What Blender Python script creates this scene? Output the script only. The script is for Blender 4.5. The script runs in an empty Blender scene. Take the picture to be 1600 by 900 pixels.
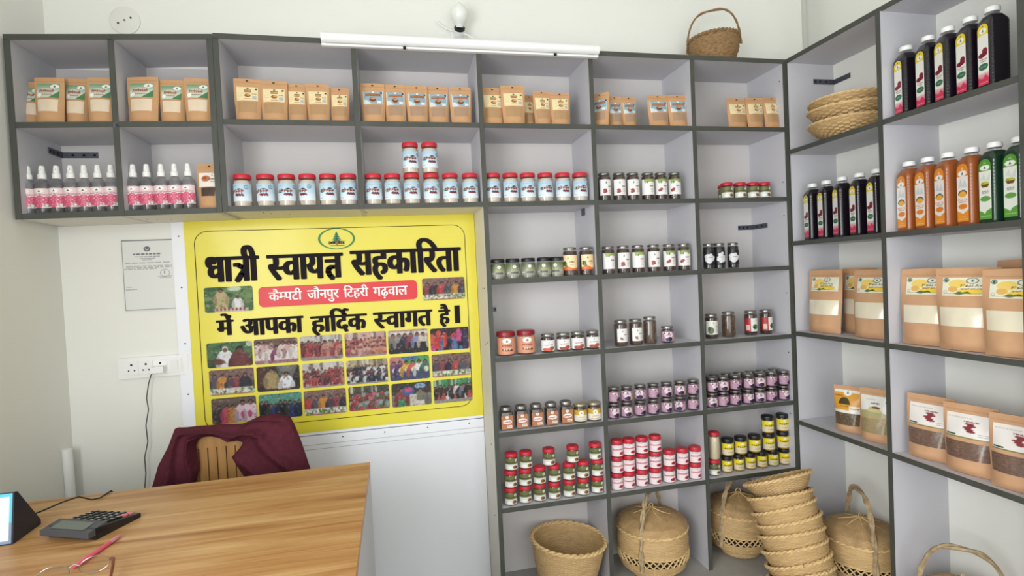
import bpy, bmesh, math, random
import numpy as np
from mathutils import Vector, Matrix
S = bpy.context.scene
COL = S.collection
PI = math.pi
# ------------------------------------------------------------------ camera
CAM = np.array([-1.7465, -2.0947, 1.312]); YAW, PITCH, ROLL, FPX = 0.2165, -0.0255, -0.0463, 842.0
_F = np.array([math.sin(YAW), math.cos(YAW), 0]); _R = np.array([math.cos(YAW), -math.sin(YAW), 0]); _U = np.array([0, 0, 1.0])
_F2 = _F*math.cos(PITCH)+_U*math.sin(PITCH); _U2 = _U*math.cos(PITCH)-_F*math.sin(PITCH)
_R3 = _R*math.cos(ROLL)+_U2*math.sin(ROLL); _U3 = _U2*math.cos(ROLL)-_R*math.sin(ROLL)
cd = bpy.data.cameras.new('camera'); cam = bpy.data.objects.new('camera', cd); COL.objects.link(cam)
cd.sensor_fit = 'HORIZONTAL'; cd.sensor_width = 36.0; cd.lens = 36.0*FPX/1600.0
cd.clip_start = 0.02; cd.clip_end = 60
M = Matrix.Identity(4)
for i in range(3):
    M[i][0] = _R3[i]; M[i][1] = _U3[i]; M[i][2] = -_F2[i]; M[i][3] = CAM[i]
cam.matrix_world = M
S.camera = cam
# ------------------------------------------------------------------ world, light, exposure
S.view_settings.view_transform = 'Standard'; S.view_settings.look = 'None'
S.view_settings.gamma = 1.0; S.view_settings.use_curve_mapping = False
S.view_settings.exposure = -0.06
W = bpy.data.worlds.new('daylight'); S.world = W; W.use_nodes = True
W.node_tree.nodes['Background'].inputs[0].default_value = (0.86, 0.93, 1.0, 1)
W.node_tree.nodes['Background'].inputs[1].default_value = 1.6
LWX = -2.962
def area(name, loc, target, sx, sy, power, col):
    l = bpy.data.lights.new(name, 'AREA'); l.shape = 'RECTANGLE'; l.size = sx; l.size_y = sy
    l.energy = power; l.color = col
    o = bpy.data.objects.new(name, l); COL.objects.link(o); o.location = loc
    o.rotation_euler = (Vector(target)-Vector(loc)).to_track_quat('-Z', 'Y').to_euler()
    return o
# daylight through the wide open shop front behind the photographer
area('shopfront_daylight', (-1.5, -4.02, 1.2), (-1.3, 0.0, 1.1), 2.4, 2.1, 34, (1.0, 0.99, 0.96))
# and through the doorway in the left wall beside the photographer
area('doorway_daylight', (LWX+.03, -2.45, 1.35), (0.2, -.9, .35), 1.3, 1.5, 62, (0.97, 0.985, 1.0))
S.cycles.transparent_max_bounces = 24
# ------------------------------------------------------------------ helpers
def ulin(px, Y, Z):            # x of the point at depth Y and height Z seen in column px
    k = (px-800)/FPX; a = _R3-k*_F2
    return CAM[0]-(a[1]*(Y-CAM[1])+a[2]*(Z-CAM[2]))/a[0]
def vlin(px, X, Z):
    k = (px-800)/FPX; a = _R3-k*_F2
    return CAM[1]-(a[0]*(X-CAM[0])+a[2]*(Z-CAM[2]))/a[1]
def at(u, v, Y):
    d = _F2+_R3*(u-800)/FPX+_U3*(450-v)/FPX
    return CAM+d*(Y-CAM[1])/d[1]
def s2l(c):
    c = np.asarray(c, float)/255.0
    return np.where(c <= 0.04045, c/12.92, ((c+0.055)/1.055)**2.4)
def mat(name, rgb, rough=0.6, spec=0.4, metal=0.0, coat=0.0, noise=None, bump=None, emit=None):
    m = bpy.data.materials.new(name); m.use_nodes = True; nt = m.node_tree; b = nt.nodes['Principled BSDF']
    c = tuple(float(x) for x in s2l(rgb))+(1,)
    b.inputs['Base Color'].default_value = c; b.inputs['Roughness'].default_value = rough
    b.inputs['Specular IOR Level'].default_value = spec; b.inputs['Metallic'].default_value = metal
    b.inputs['Coat Weight'].default_value = coat; b.inputs['Coat Roughness'].default_value = 0.12
    tc = nt.nodes.new('ShaderNodeTexCoord')
    if noise:
        sc, amt = noise[0], noise[1]
        mp = nt.nodes.new('ShaderNodeMapping'); nt.links.new(tc.outputs['Object'], mp.inputs['Vector'])
        if len(noise) > 2: mp.inputs['Scale'].default_value = noise[2]
        n = nt.nodes.new('ShaderNodeTexNoise'); n.inputs['Scale'].default_value = sc; n.inputs['Detail'].default_value = 4
        nt.links.new(mp.outputs[0], n.inputs['Vector'])
        r = nt.nodes.new('ShaderNodeMapRange'); r.inputs['From Min'].default_value = 0.3; r.inputs['From Max'].default_value = 0.7
        r.inputs['To Min'].default_value = 1-amt; r.inputs['To Max'].default_value = 1+amt
        nt.links.new(n.outputs[0], r.inputs['Value'])
        mx = nt.nodes.new('ShaderNodeVectorMath'); mx.operation = 'SCALE'; mx.inputs[0].default_value = c[:3]
        nt.links.new(r.outputs[0], mx.inputs['Scale']); nt.links.new(mx.outputs[0], b.inputs['Base Color'])
    if bump:
        n2 = nt.nodes.new('ShaderNodeTexNoise'); n2.inputs['Scale'].default_value = bump[0]; n2.inputs['Detail'].default_value = 5
        nt.links.new(tc.outputs['Object'], n2.inputs['Vector'])
        bp = nt.nodes.new('ShaderNodeBump'); bp.inputs['Strength'].default_value = bump[1]; bp.inputs['Distance'].default_value = 0.004
        nt.links.new(n2.outputs[0], bp.inputs['Height']); nt.links.new(bp.outputs[0], b.inputs['Normal'])
    return m
def clear(name, tint, gloss=0.12, rough=0.05):
    m = bpy.data.materials.new(name); m.use_nodes = True; nt = m.node_tree; nt.nodes.clear()
    o = nt.nodes.new('ShaderNodeOutputMaterial'); mix = nt.nodes.new('ShaderNodeMixShader')
    t = nt.nodes.new('ShaderNodeBsdfTransparent'); g = nt.nodes.new('ShaderNodeBsdfGlossy'); lw = nt.nodes.new('ShaderNodeLayerWeight')
    t.inputs[0].default_value = tuple(tint)+(1,); g.inputs['Roughness'].default_value = rough
    lw.inputs['Blend'].default_value = gloss
    pw = nt.nodes.new('ShaderNodeMath'); pw.operation = 'MULTIPLY_ADD'; pw.inputs[1].default_value = .75; pw.inputs[2].default_value = .05; pw.use_clamp = True
    nt.links.new(lw.outputs['Facing'], pw.inputs[0]); nt.links.new(pw.outputs[0], mix.inputs[0]); nt.links.new(t.outputs[0], mix.inputs[1]); nt.links.new(g.outputs[0], mix.inputs[2])
    nt.links.new(mix.outputs[0], o.inputs[0]); return m
def print_mat(name, rough, coat=0.0):
    m = bpy.data.materials.new(name); m.use_nodes = True; nt = m.node_tree; b = nt.nodes['Principled BSDF']
    a = nt.nodes.new('ShaderNodeAttribute'); a.attribute_name = 'print'
    nt.links.new(a.outputs['Color'], b.inputs['Base Color']); b.inputs['Roughness'].default_value = rough
    b.inputs['Specular IOR Level'].default_value = 0.35; b.inputs['Coat Weight'].default_value = coat; return m
MT = {}
MT['wall'] = mat('wall_paint', (233, 233, 226), 0.85, 0.2, noise=(1.3, 0.02), bump=(40, 0.08))
MT['ceil'] = mat('ceiling_paint', (236, 236, 230), 0.9, 0.2)
MT['floor'] = mat('floor_stone', (166, 164, 158), 0.5, noise=(6, 0.12))
MT['lam'] = mat('lavender_laminate', (200, 199, 204), 0.5, 0.35, noise=(2.0, 0.02))
MT['cream'] = mat('cream_laminate', (226, 222, 212), 0.5, 0.3, noise=(2.0, 0.02))
MT['edge'] = mat('dark_edge_band', (74, 76, 70), 0.55, 0.3, noise=(9, 0.12, (1, 1, 1)))
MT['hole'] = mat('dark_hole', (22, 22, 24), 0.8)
MT['steel'] = mat('bracket_steel', (92, 96, 104), 0.45, 0.5, 0.6, noise=(30, 0.2))
MT['silver'] = mat('silver_lid', (150, 146, 140), 0.28, 0.5, 0.85)
MT['silver2'] = mat('gold_lid', (165, 155, 130), 0.35, 0.5, 0.7)
MT['red'] = mat('red_plastic', (196, 40, 56), 0.38, 0.5)
MT['red2'] = mat('dark_red_plastic', (140, 24, 34), 0.35, 0.5)
MT['black'] = mat('black_plastic', (26, 26, 28), 0.4, 0.5)
MT['white'] = mat('white_plastic', (238, 238, 236), 0.4, 0.5)
MT['pprint'] = print_mat('matte_print', 0.6)
MT['gprint'] = print_mat('gloss_print', 0.42, 0.15)
MT['kraft'] = mat('kraft_paper', (196, 152, 110), 0.62, 0.25, noise=(18, 0.05), bump=(14, 0.35))
MT['kraft2'] = mat('kraft_paper_pale', (202, 158, 120), 0.6, 0.25, noise=(18, 0.05), bump=(14, 0.35))
MT['glass'] = clear('clear_glass', (0.93, 0.94, 0.94), 0.2)
MT['pet'] = clear('clear_plastic', (0.90, 0.91, 0.92), 0.22, 0.12)
MT['cane'] = mat('cane', (196, 164, 116), 0.6, 0.3, noise=(26, 0.16, (1, 1, 7)), bump=(160, 0.12))
MT['cane2'] = mat('cane_brown_strip', (150, 118, 78), 0.6, 0.3, noise=(45, 0.25), bump=(120, 0.4))  # darker brown cane tone
MT['canerim'] = mat('cane_rim', (216, 184, 132), 0.55, 0.3, noise=(60, 0.18))
MT['canedark'] = mat('old_cane', (140, 110, 74), 0.6, 0.3, noise=(60, 0.35, (1, 1, 4)), bump=(120, 0.4))
MT['vine'] = mat('vine_handle', (172, 150, 116), 0.65, 0.3, noise=(50, 0.3))
def new_obj(name, me, parent=None):
    o = bpy.data.objects.new(name, me); COL.objects.link(o)
    if parent is not None: o.parent = parent
    return o
def tag(o, label, cat=None, group=None, kind=None):
    if label: o['label'] = label
    if cat: o['category'] = cat
    if group: o['group'] = group
    if kind: o['kind'] = kind
    return o
def thing(name, label, cat, loc=(0, 0, 0), rot=(0, 0, 0), group=None):
    o = bpy.data.objects.new(name, None); o.empty_display_size = 0.05; COL.objects.link(o); o.location = loc; o.rotation_euler = rot
    return tag(o, label, cat, group)
class MB:
    def __init__(s): s.v = []; s.f = []
    def box(s, x0, x1, y0, y1, z0, z1, zr=None):   # zr: (z0,z1) at the x1 side
        a = zr or (z0, z1); n = len(s.v)
        s.v += [(x0, y0, z0), (x1, y0, a[0]), (x1, y1, a[0]), (x0, y1, z0), (x0, y0, z1), (x1, y0, a[1]), (x1, y1, a[1]), (x0, y1, z1)]
        s.f += [tuple(n+i for i in q) for q in ((0, 3, 2, 1), (4, 5, 6, 7), (0, 1, 5, 4), (1, 2, 6, 5), (2, 3, 7, 6), (3, 0, 4, 7))]
        return s
    def lathe(s, prof, n=24, cx=0, cy=0, cap=True, sq=None):
        b = len(s.v)
        for r, z in prof:
            for i in range(n):
                t = 2*PI*i/n; c, q = math.cos(t), math.sin(t)
                if sq:
                    k = (abs(c)**sq+abs(q)**sq)**(-1.0/sq); c *= k; q *= k
                s.v.append((cx+r*c, cy+r*q, z))
        for j in range(len(prof)-1):
            for i in range(n):
                k = (i+1) % n
                s.f.append((b+j*n+i, b+j*n+k, b+(j+1)*n+k, b+(j+1)*n+i))
        if cap:
            s.f.append(tuple(b+i for i in reversed(range(n)))); e = b+(len(prof)-1)*n; s.f.append(tuple(e+i for i in range(n)))
        return s
    def tube(s, path, r, n=8, closed=False):
        P = [Vector(p) for p in path]; m = len(P); b = len(s.v); up = None
        for i, p in enumerate(P):
            if closed: d = P[(i+1) % m]-P[i-1]
            else: d = P[min(i+1, m-1)]-P[max(i-1, 0)]
            if d.length < 1e-9: d = Vector((0, 0, 1))
            d.normalize()
            if up is None:
                up = Vector((0, 0, 1)) if abs(d.z) < 0.9 else Vector((1, 0, 0))
            a = d.cross(up)
            if a.length < 1e-6: a = d.orthogonal()
            a.normalize(); c = a.cross(d).normalized(); up = c
            rr = r[i] if isinstance(r, (list, tuple)) else r
            for k in range(n):
                t = 2*PI*k/n; q = p+a*math.cos(t)*rr+c*math.sin(t)*rr; s.v.append(tuple(q))
        for j in range(m if closed else m-1):
            j2 = (j+1) % m
            for k in range(n):
                k2 = (k+1) % n; s.f.append((b+j*n+k, b+j*n+k2, b+j2*n+k2, b+j2*n+k))
        if not closed:
            s.f.append(tuple(b+k for k in reversed(range(n)))); s.f.append(tuple(b+(m-1)*n+k for k in range(n)))
        return s
    def grid(s, fn, nu, nv):
        b = len(s.v)
        for j in range(nv+1):
            for i in range(nu+1): s.v.append(tuple(fn(i/nu, j/nv)))
        for j in range(nv):
            for i in range(nu):
                a = b+j*(nu+1)+i; s.f.append((a, a+1, a+nu+2, a+nu+1))
        return s
    def prism(s, pts, y0, y1):    # outline in xz, extruded along y
        n = len(pts); b = len(s.v)
        s.v += [(x, y0, z) for x, z in pts]+[(x, y1, z) for x, z in pts]
        s.f.append(tuple(b+i for i in range(n))); s.f.append(tuple(b+n+i for i in reversed(range(n))))
        for i in range(n):
            k = (i+1) % n; s.f.append((b+i, b+n+i, b+n+k, b+k))
        return s
    def mesh(s, name, m, smooth=False):
        me = bpy.data.meshes.new(name); me.from_pydata(s.v, [], s.f); me.materials.append(m)
        if smooth:
            me.polygons.foreach_set('use_smooth', [True]*len(me.polygons))
            try: me.set_sharp_from_angle(angle=0.7)
            except Exception: pass
        me.update(); return me
    def build(s, name, m, parent=None, smooth=False): return new_obj(name, s.mesh(name, m, smooth), parent)
def struct(name, mb, m):
    o = mb.build(name, m); o['kind'] = 'structure'; return o
# ------------------------------------------------------------------ font outlines and printed canvases
_fc = {}
def glyphs(s):                       # flat triangles of a string, 1 unit high letters
    if s in _fc: return _fc[s]
    t = bpy.data.curves.new('lettering', 'FONT'); t.body = s; t.size = 1.0; t.resolution_u = 3
    o = bpy.data.objects.new('lettering', t); COL.objects.link(o)
    dg = bpy.context.evaluated_depsgraph_get(); me = bpy.data.meshes.new_from_object(o.evaluated_get(dg))
    v = np.array([[p.co.x, p.co.y] for p in me.vertices]) if len(me.vertices) else np.zeros((0, 2)); me.calc_loop_triangles()
    f = [tuple(q.vertices) for q in me.loop_triangles]
    bpy.data.objects.remove(o); bpy.data.curves.remove(t); bpy.data.meshes.remove(me)
    _fc[s] = (v, f); return _fc[s]
class Canvas:
    def __init__(s, w, h, bg): s.w, s.h = w, h; s.a = np.zeros((h, w, 3)); s.a[:] = bg; s.X, s.Y = np.meshgrid((np.arange(w)+.5)/w, (np.arange(h)+.5)/h)
    def put(s, m, c, al=1.0): s.a[m] = s.a[m]*(1-al)+np.array(c, float)*al; return s
    def rect(s, x0, y0, x1, y1, c, al=1.0): return s.put((s.X >= x0) & (s.X <= x1) & (s.Y >= y0) & (s.Y <= y1), c, al)
    def ell(s, cx, cy, rx, ry, c, al=1.0): return s.put(((s.X-cx)/rx)**2+((s.Y-cy)/ry)**2 <= 1, c, al)
    def ring(s, cx, cy, rx, ry, t, c):
        d = np.sqrt(((s.X-cx)/rx)**2+((s.Y-cy)/ry)**2); return s.put((d <= 1) & (d >= 1-t), c)
    def poly(s, P, c, al=1.0):
        m = np.zeros(s.X.shape, bool); n = len(P)
        for i in range(n):
            x0, y0 = P[i]; x1, y1 = P[(i+1) % n]
            if y0 == y1: continue
            k = ((s.Y < y0) != (s.Y < y1)) & (s.X < (x1-x0)*(s.Y-y0)/(y1-y0)+x0); m ^= k
        return s.put(m, c, al)
    def grad(s, c0, c1, y0=0., y1=1.):
        t = np.clip((s.Y-y0)/(y1-y0), 0, 1)[..., None]; m = (s.Y >= y0) & (s.Y <= y1)
        g = np.array(c0)*(1-t)+np.array(c1)*t; s.a[m] = g[m]; return s
    def noise(s, amp, seed=0, k=1):
        r = np.random.RandomState(seed); n = r.uniform(-amp, amp, (s.h//k+1, s.w//k+1)); n = np.kron(n, np.ones((k, k)))[:s.h, :s.w]
        s.a = np.clip(s.a+n[..., None], 0, 255); return s
    def text(s, st, cx, cy, wd, ht, c):
        v, f = glyphs(st)
        if not len(v): return s
        x0, y0 = v.min(0); x1, y1 = v.max(0)
        q = np.stack([(v[:, 0]-x0)/(x1-x0)*wd+cx-wd/2, (v[:, 1]-y0)/(y1-y0)*ht+cy-ht/2], 1)
        for t in f:
            P = q[list(t)]; a, b = P.min(0), P.max(0)
            i0, i1 = int(max(0, a[0]*s.w-1)), int(min(s.w, b[0]*s.w+2)); j0, j1 = int(max(0, a[1]*s.h-1)), int(min(s.h, b[1]*s.h+2))
            if i0 >= i1 or j0 >= j1: continue
            X = s.X[j0:j1, i0:i1]; Y = s.Y[j0:j1, i0:i1]; m = np.ones(X.shape, bool); o = np.ones(X.shape, bool)
            for k in range(3):
                p, r = P[k], P[(k+1) % 3]; e = (r[0]-p[0])*(Y-p[1])-(r[1]-p[1])*(X-p[0]); m &= e >= -1e-9; o &= e <= 1e-9
            s.a[j0:j1, i0:i1][m | o] = c
        return s
    def soften(s, n=1):
        for _ in range(n):
            q = np.pad(s.a, ((1, 1), (1, 1), (0, 0)), 'edge'); s.a = (q[1:-1, 1:-1]*4+q[:-2, 1:-1]+q[2:, 1:-1]+q[1:-1, :-2]+q[1:-1, 2:])/8
        return s
    def scrawl(s, n, cx, cy, wd, ht, c):     # a word whose letters the photograph does not resolve
        r = random.Random(n*7+int(cx*100)); q = wd/n
        for k in range(n):
            x = cx-wd/2+q*(k+.5)
            s.rect(x-q*.42, cy-ht*.5, x-q*.16, cy+ht*r.choice((.25, .5)), c); s.ell(x+q*.08, cy+ht*r.uniform(-.15, .1), q*.36, ht*.24, c, .75)
        return s
    def words(s, cx, cy, wd, ht, c, seed=0):     # a line of print too small to read
        r = random.Random(seed); x = cx-wd/2
        while x < cx+wd/2:
            l = wd*r.uniform(.06, .16); s.rect(x, cy-ht/2, min(x+l, cx+wd/2), cy+ht/2, c, .8); x += l+wd*.03
        return s
    def logo(s, cx, cy, rx, ry, ring=(60, 130, 60), bg=None):
        if bg is not None: s.ell(cx, cy, rx, ry, bg)
        if ring is not None: s.ring(cx, cy, rx, ry, .14, ring)
        for k in range(3): s.poly([(cx-rx*(.16+.1*k), cy+ry*(.25-.28*k)), (cx+rx*(.16+.1*k), cy+ry*(.25-.28*k)), (cx, cy+ry*(.72-.24*k))], (24, 90, 60))
        s.rect(cx-rx*.04, cy-ry*.55, cx+rx*.04, cy-ry*.2, (110, 40, 30)); s.rect(cx-rx*.4, cy-ry*.55, cx+rx*.4, cy-ry*.4, (60, 40, 40), .8); return s
    def mesh(s, name, fn, nx, ny, m):
        b = MB().grid(fn, nx, ny); me = b.mesh(name, m, True)
        at_ = me.color_attributes.new('print', 'FLOAT_COLOR', 'POINT')
        gx = np.clip(np.linspace(0, 1, nx+1)*s.w-.5, 0, s.w-1); gy = np.clip(np.linspace(0, 1, ny+1)*s.h-.5, 0, s.h-1)
        x0 = np.floor(gx).astype(int); y0 = np.floor(gy).astype(int); x1 = np.minimum(x0+1, s.w-1); y1 = np.minimum(y0+1, s.h-1)
        fx = (gx-x0)[None, :, None]; fy = (gy-y0)[:, None, None]; A = s.a
        c = (A[y0][:, x0]*(1-fx)+A[y0][:, x1]*fx)*(1-fy)+(A[y1][:, x0]*(1-fx)+A[y1][:, x1]*fx)*fy
        L = s2l(np.clip(c, 0, 255)).reshape(-1, 3); out = np.ones((len(L), 4)); out[:, :3] = L
        at_.data.foreach_set('color', out.ravel()); return me
# ------------------------------------------------------------------ copying
def copy_tree(o, parent=None):
    c = o.copy(); COL.objects.link(c)
    if parent is not None: c.parent = parent
    for ch in list(o.children): copy_tree(ch, c)
    return c
PROTO = {}
def put(key, maker, loc, rot, label, group, scale=None):
    if key not in PROTO: r = PROTO[key] = maker()
    else:
        r = copy_tree(PROTO[key])
    r.location = loc; r.rotation_euler = rot; r['label'] = label; r['group'] = group
    r.scale = scale or (1, 1, 1)
    return r
ORD = ['first', 'second', 'third', 'fourth', 'fifth', 'sixth', 'seventh', 'eighth', 'ninth', 'tenth']
# ------------------------------------------------------------------ room
LW, YB, XR, ZF = -2.962, 0.25, 0.25, -0.02
ZC = 3.05; YF = -4.1
struct('floor', MB().box(LW-.2, .6, YF-1.5, YB+.3, ZF-.1, ZF), MT['floor'])
struct('ceiling', MB().box(LW-.2, .8, YF-.2, YB+.4, ZC, ZC+.1), MT['ceil'])
struct('wall_back', MB().box(LW-.2, .318, YB, YB+.15, ZF, ZC), MT['wall'])
wl = MB().box(LW-.15, LW, -1.7, YB+.1, ZF, ZC); wl.box(LW-.15, LW, YF, -3.2, ZF, ZC); wl.box(LW-.15, LW, -3.2, -1.7, 2.1, ZC)
struct('wall_left', wl, MT['wall'])
wr = MB().box(XR, .6, YF, YB+.15, ZF, 2.19); wr.box(.423, .6, YF, YB+.3, 2.19, ZC)
struct('wall_right', wr, MT['wall'])
struct('trim_1', MB().box(.30, .43, YB+.09, YB+.3, 2.19, ZC), MT['wall'])
wf = MB().box(LW, -2.75, YF-.15, YF, ZF, ZC); wf.box(-2.75, -.2, YF-.15, YF, 2.35, ZC); wf.box(-.2, .6, YF-.15, YF, ZF, ZC)
struct('wall_front', wf, MT['wall'])
# ------------------------------------------------------------------ shelving
T = 0.018; h = T/2; D = 0.25
MX = [-2.3142, -1.8464, -1.3769, -.9147, -.4556, -.001]
MZ = [2.2, 1.8996, 1.5908, 1.2837, .9754, .6747, .37]
RY = [0.0, -.4732, -.9217, -1.38]
RZ = [2.2, 1.7958, 1.3907, .9883, .5882]
def board(parent, x0, x1, y0, y1, z0, z1, edge, m='lam', name='shelf_board', zr=None):
    """edge: 'y' = dark band on the -y face, 'x' = dark band on the -x face"""
    o = MB().box(x0, x1, y0, y1, z0, z1, zr).build(name, MT[m], parent)
    e = MB()
    if edge == 'y': e.box(x0-.0004, x1+.0004, y0-.0016, y0, z0-.0006, z1+.0006, (zr[0]-.0006, zr[1]+.0006) if zr else None)
    else: e.box(x0-.0016, x0, y0-.0004, y1+.0004, z0-.0006, z1+.0006)
    e.build('edge_band', MT['edge'], o); return o
def holes(parent, pts, axis):
    for p in pts:
        b = MB(); r = .0028; ring = [(math.cos(t*PI/4)*r, math.sin(t*PI/4)*r) for t in range(8)]
        n = len(b.v)
        for d in (0, .0012):
            for c, q in ring:
                b.v.append((p[0]-d, p[1]+c, p[2]+q) if axis == 'x' else ((p[0]+c, p[1]-d, p[2]+q) if axis == 'y' else (p[0]+c, p[1]+q, p[2]-d)))
        b.f.append(tuple(range(8, 16)))
        for i in range(8): b.f.append((i, (i+1) % 8, 8+(i+1) % 8, 8+i))
        b.build('screw', MT['hole'], parent)
LXs = [-2.942, -2.641, -2.3345]
def lz(row, x):
    a = [(2.165, 2.196), (1.878, 1.892), (1.577, 1.587)][row]; t = (x-LXs[0])/(LXs[2]-LXs[0]); return a[0]+(a[1]-a[0])*t
lu = thing('wall_cabinet', 'short two-column open shelf hung in the left corner above the notice', 'shelf', (0, 0, 0))
for r in range(3):
    for c in range(2):
        xa, xb = LXs[c]+h, LXs[c+1]-h
        if r == 0: xa, xb = LXs[c]-(h if c == 0 else 0), LXs[c+1]+(h if c == 1 else 0)
        za, zb = lz(r, xa), lz(r, xb)
        board(lu, xa, xb, 0, YB, za-h, za+h, 'y', zr=(zb-h, zb+h), m='cream' if r == 2 else 'lam')
for c, x in enumerate(LXs):
    tp = lz(0, x)-h
    if c == 1:
        board(lu, x-h, x+h, 0, YB, lz(1, x)+h, tp, 'y', name='divider'); board(lu, x-h, x+h, 0, YB, lz(2, x)-h, lz(1, x)-h, 'y', name='divider')
    else: board(lu, x-h, x+h, 0, YB, lz(2, x)-h, tp, 'y', name='side_panel')
holes(lu, [(-2.60, .09, 1.571), (-2.57, .10, 1.5715), (-2.53, .115, 1.572)], 'z')
mu = thing('shelving_unit', 'tall grey-edged open shelving covering the back wall, wing over the yellow banner', 'shelf', (0, 0, 0))
board(mu, MX[0]-h, MX[5]+h, 0, YB, MZ[0]-h, MZ[0]+h, 'y', name='top_board')
for i, x in enumerate(MX):
    bot = MZ[2]-h if i < 2 else ZF
    board(mu, x-h, x+h, 0, YB, bot, MZ[0]-h, 'y', name='side_panel' if i in (0, 5) else 'divider', m='lam')
for r in range(1, 7):
    for c in range(5):
        if c < 2 and r > 2: continue
        board(mu, MX[c]+h, MX[c+1]-h, 0, YB, MZ[r]-h, MZ[r]+h, 'y', m='cream' if (r == 2 and c < 2) else 'lam')
MB().box(MX[2]-h-.001, MX[2]-h, .0, YB, ZF, MZ[2]-h).build('outer_facing', MT['cream'], mu)
holes(mu, [(MX[2]-h-.001, .06, 1.26), (MX[2]-h-.001, .1, 1.26), (MX[2]-h-.001, .05, 1.04), (MX[2]-h-.001, .09, 1.03), (MX[2]-h-.001, .07, .62), (MX[2]-h-.001, .06, .33)], 'x')
holes(mu, [(MX[5]-h, .02, z) for z in (2.12, 1.67, 1.52, 1.17, .90, .62)], 'x')
holes(mu, [(-1.84, .08, 1.5815), (-1.835, .11, 1.5815), (-2.2, .05, 1.5815), (-2.18, .08, 1.5815), (-2.12, .11, 1.5815)], 'z')
ru = thing('shelving_unit', 'open grey-edged shelving along the right wall holding bottles and large pouches', 'shelf', (0, 0, 0))
board(ru, 0.009, XR, RY[3], -.0, RZ[0]-h, RZ[0]+h, 'x', name='top_board')
for i, y in enumerate(RY):
    board(ru, 0 if i else .0085, XR, y-h, y+h, ZF, RZ[0]-h, 'x', name='side_panel' if i in (0, 3) else 'divider')
for r in range(1, 5):
    for c in range(3): board(ru, 0, XR, RY[c+1]+h, RY[c]-h, RZ[r]-h, RZ[r]+h, 'x')
MT['back'] = mat('pale_back_panel', (206, 202, 200), 0.6, 0.3, noise=(2.0, 0.02))
for c in range(2): MB().box(LXs[c]+h, LXs[c+1]-h, YB-.003, YB-.0002, lz(2, LXs[c])+h+.004, lz(0, LXs[c])-h).build('back_panel', MT['back'], lu)
for c in range(5): MB().box(MX[c]+h, MX[c+1]-h, YB-.003, YB-.0002, (MZ[2] if c < 2 else ZF)+.001, MZ[0]-h).build('back_panel', MT['back'], mu)
# brackets
def bracket(name, corner, la, lb, z, dirx, label, two=True):
    """flat steel angle: leg la along x (on the back wall), leg lb along y (on the side)"""
    t = thing(name, label, 'bracket', (corner[0], corner[1], z), (0, 0, 0), 'steel angle brackets inside the shelves')
    w = .011; th = .003
    b = MB(); x1 = la*dirx
    b.box(min(0, x1), max(0, x1), -th-.0005, -.0005, -w, w)
    b.build('wall_plate', MT['steel'], t)
    if two:
        b = MB(); b.box(min(0, th*dirx), max(0, th*dirx), -lb, -.0005, -w, w); b.build('side_plate', MT['steel'], t)
        for k in (.4, .7, .92):
            q = MB(); q.box(min(th*dirx, (th+.001)*dirx), max(th*dirx, (th+.001)*dirx), -lb*k-.004, -lb*k+.004, -.004, .004); q.build('screw', MT['hole'], t)
    for k in (.3, .6, .9):
        q = MB(); q.box(x1*k-.004, x1*k+.004, -th-.0015, -th-.0005, -.004, .004); q.build('screw', MT['hole'], t)
    return t
bracket('angle_bracket', (LXs[0]+h+.001, YB), .12, .085, 1.835, 1, 'steel angle bracket above spray bottles in the left corner cell')
bracket('angle_bracket', (MX[5]-h-.001, YB), .075, .12, 1.487, -1, 'steel angle bracket above three black jars in the seventh column')
bracket('angle_bracket', (MX[5]-h-.001, YB), .02, .1, 1.985, -1, 'steel angle bracket behind three pouches in the top right cell')
bracket('angle_bracket', (MX[2]+h+.001, YB), .06, .0, 1.16, 1, 'short steel strip above two peach jars in the fifth column', two=False)
rb = thing('angle_bracket', 'steel angle bracket above the shallow woven bowls on the right shelves', 'bracket', (XR, -h-.001, 2.113), (0, 0, 0), 'steel angle brackets inside the shelves')
MB().box(-.003, -.0005, -.09, 0, -.011, .011).build('wall_plate', MT['steel'], rb)
MB().box(-.11, 0, -.003, -.0005, -.011, .011).build('side_plate', MT['steel'], rb)
for k in (.4, .7, .92): MB().box(-.11*k-.004, -.11*k+.004, -.004, -.003, -.004, .004).build('screw', MT['hole'], rb)
gus = thing('gusset', 'small dark triangular steel gusset under a board in the fifth column', 'bracket', (MX[3]-h, .13, MZ[2]-h))
MB().prism([(0, 0), (0, -.03), (-.003, -.03), (-.003, 0)], -.02, .02).build('gusset_plate', MT['steel'], gus)
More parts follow.
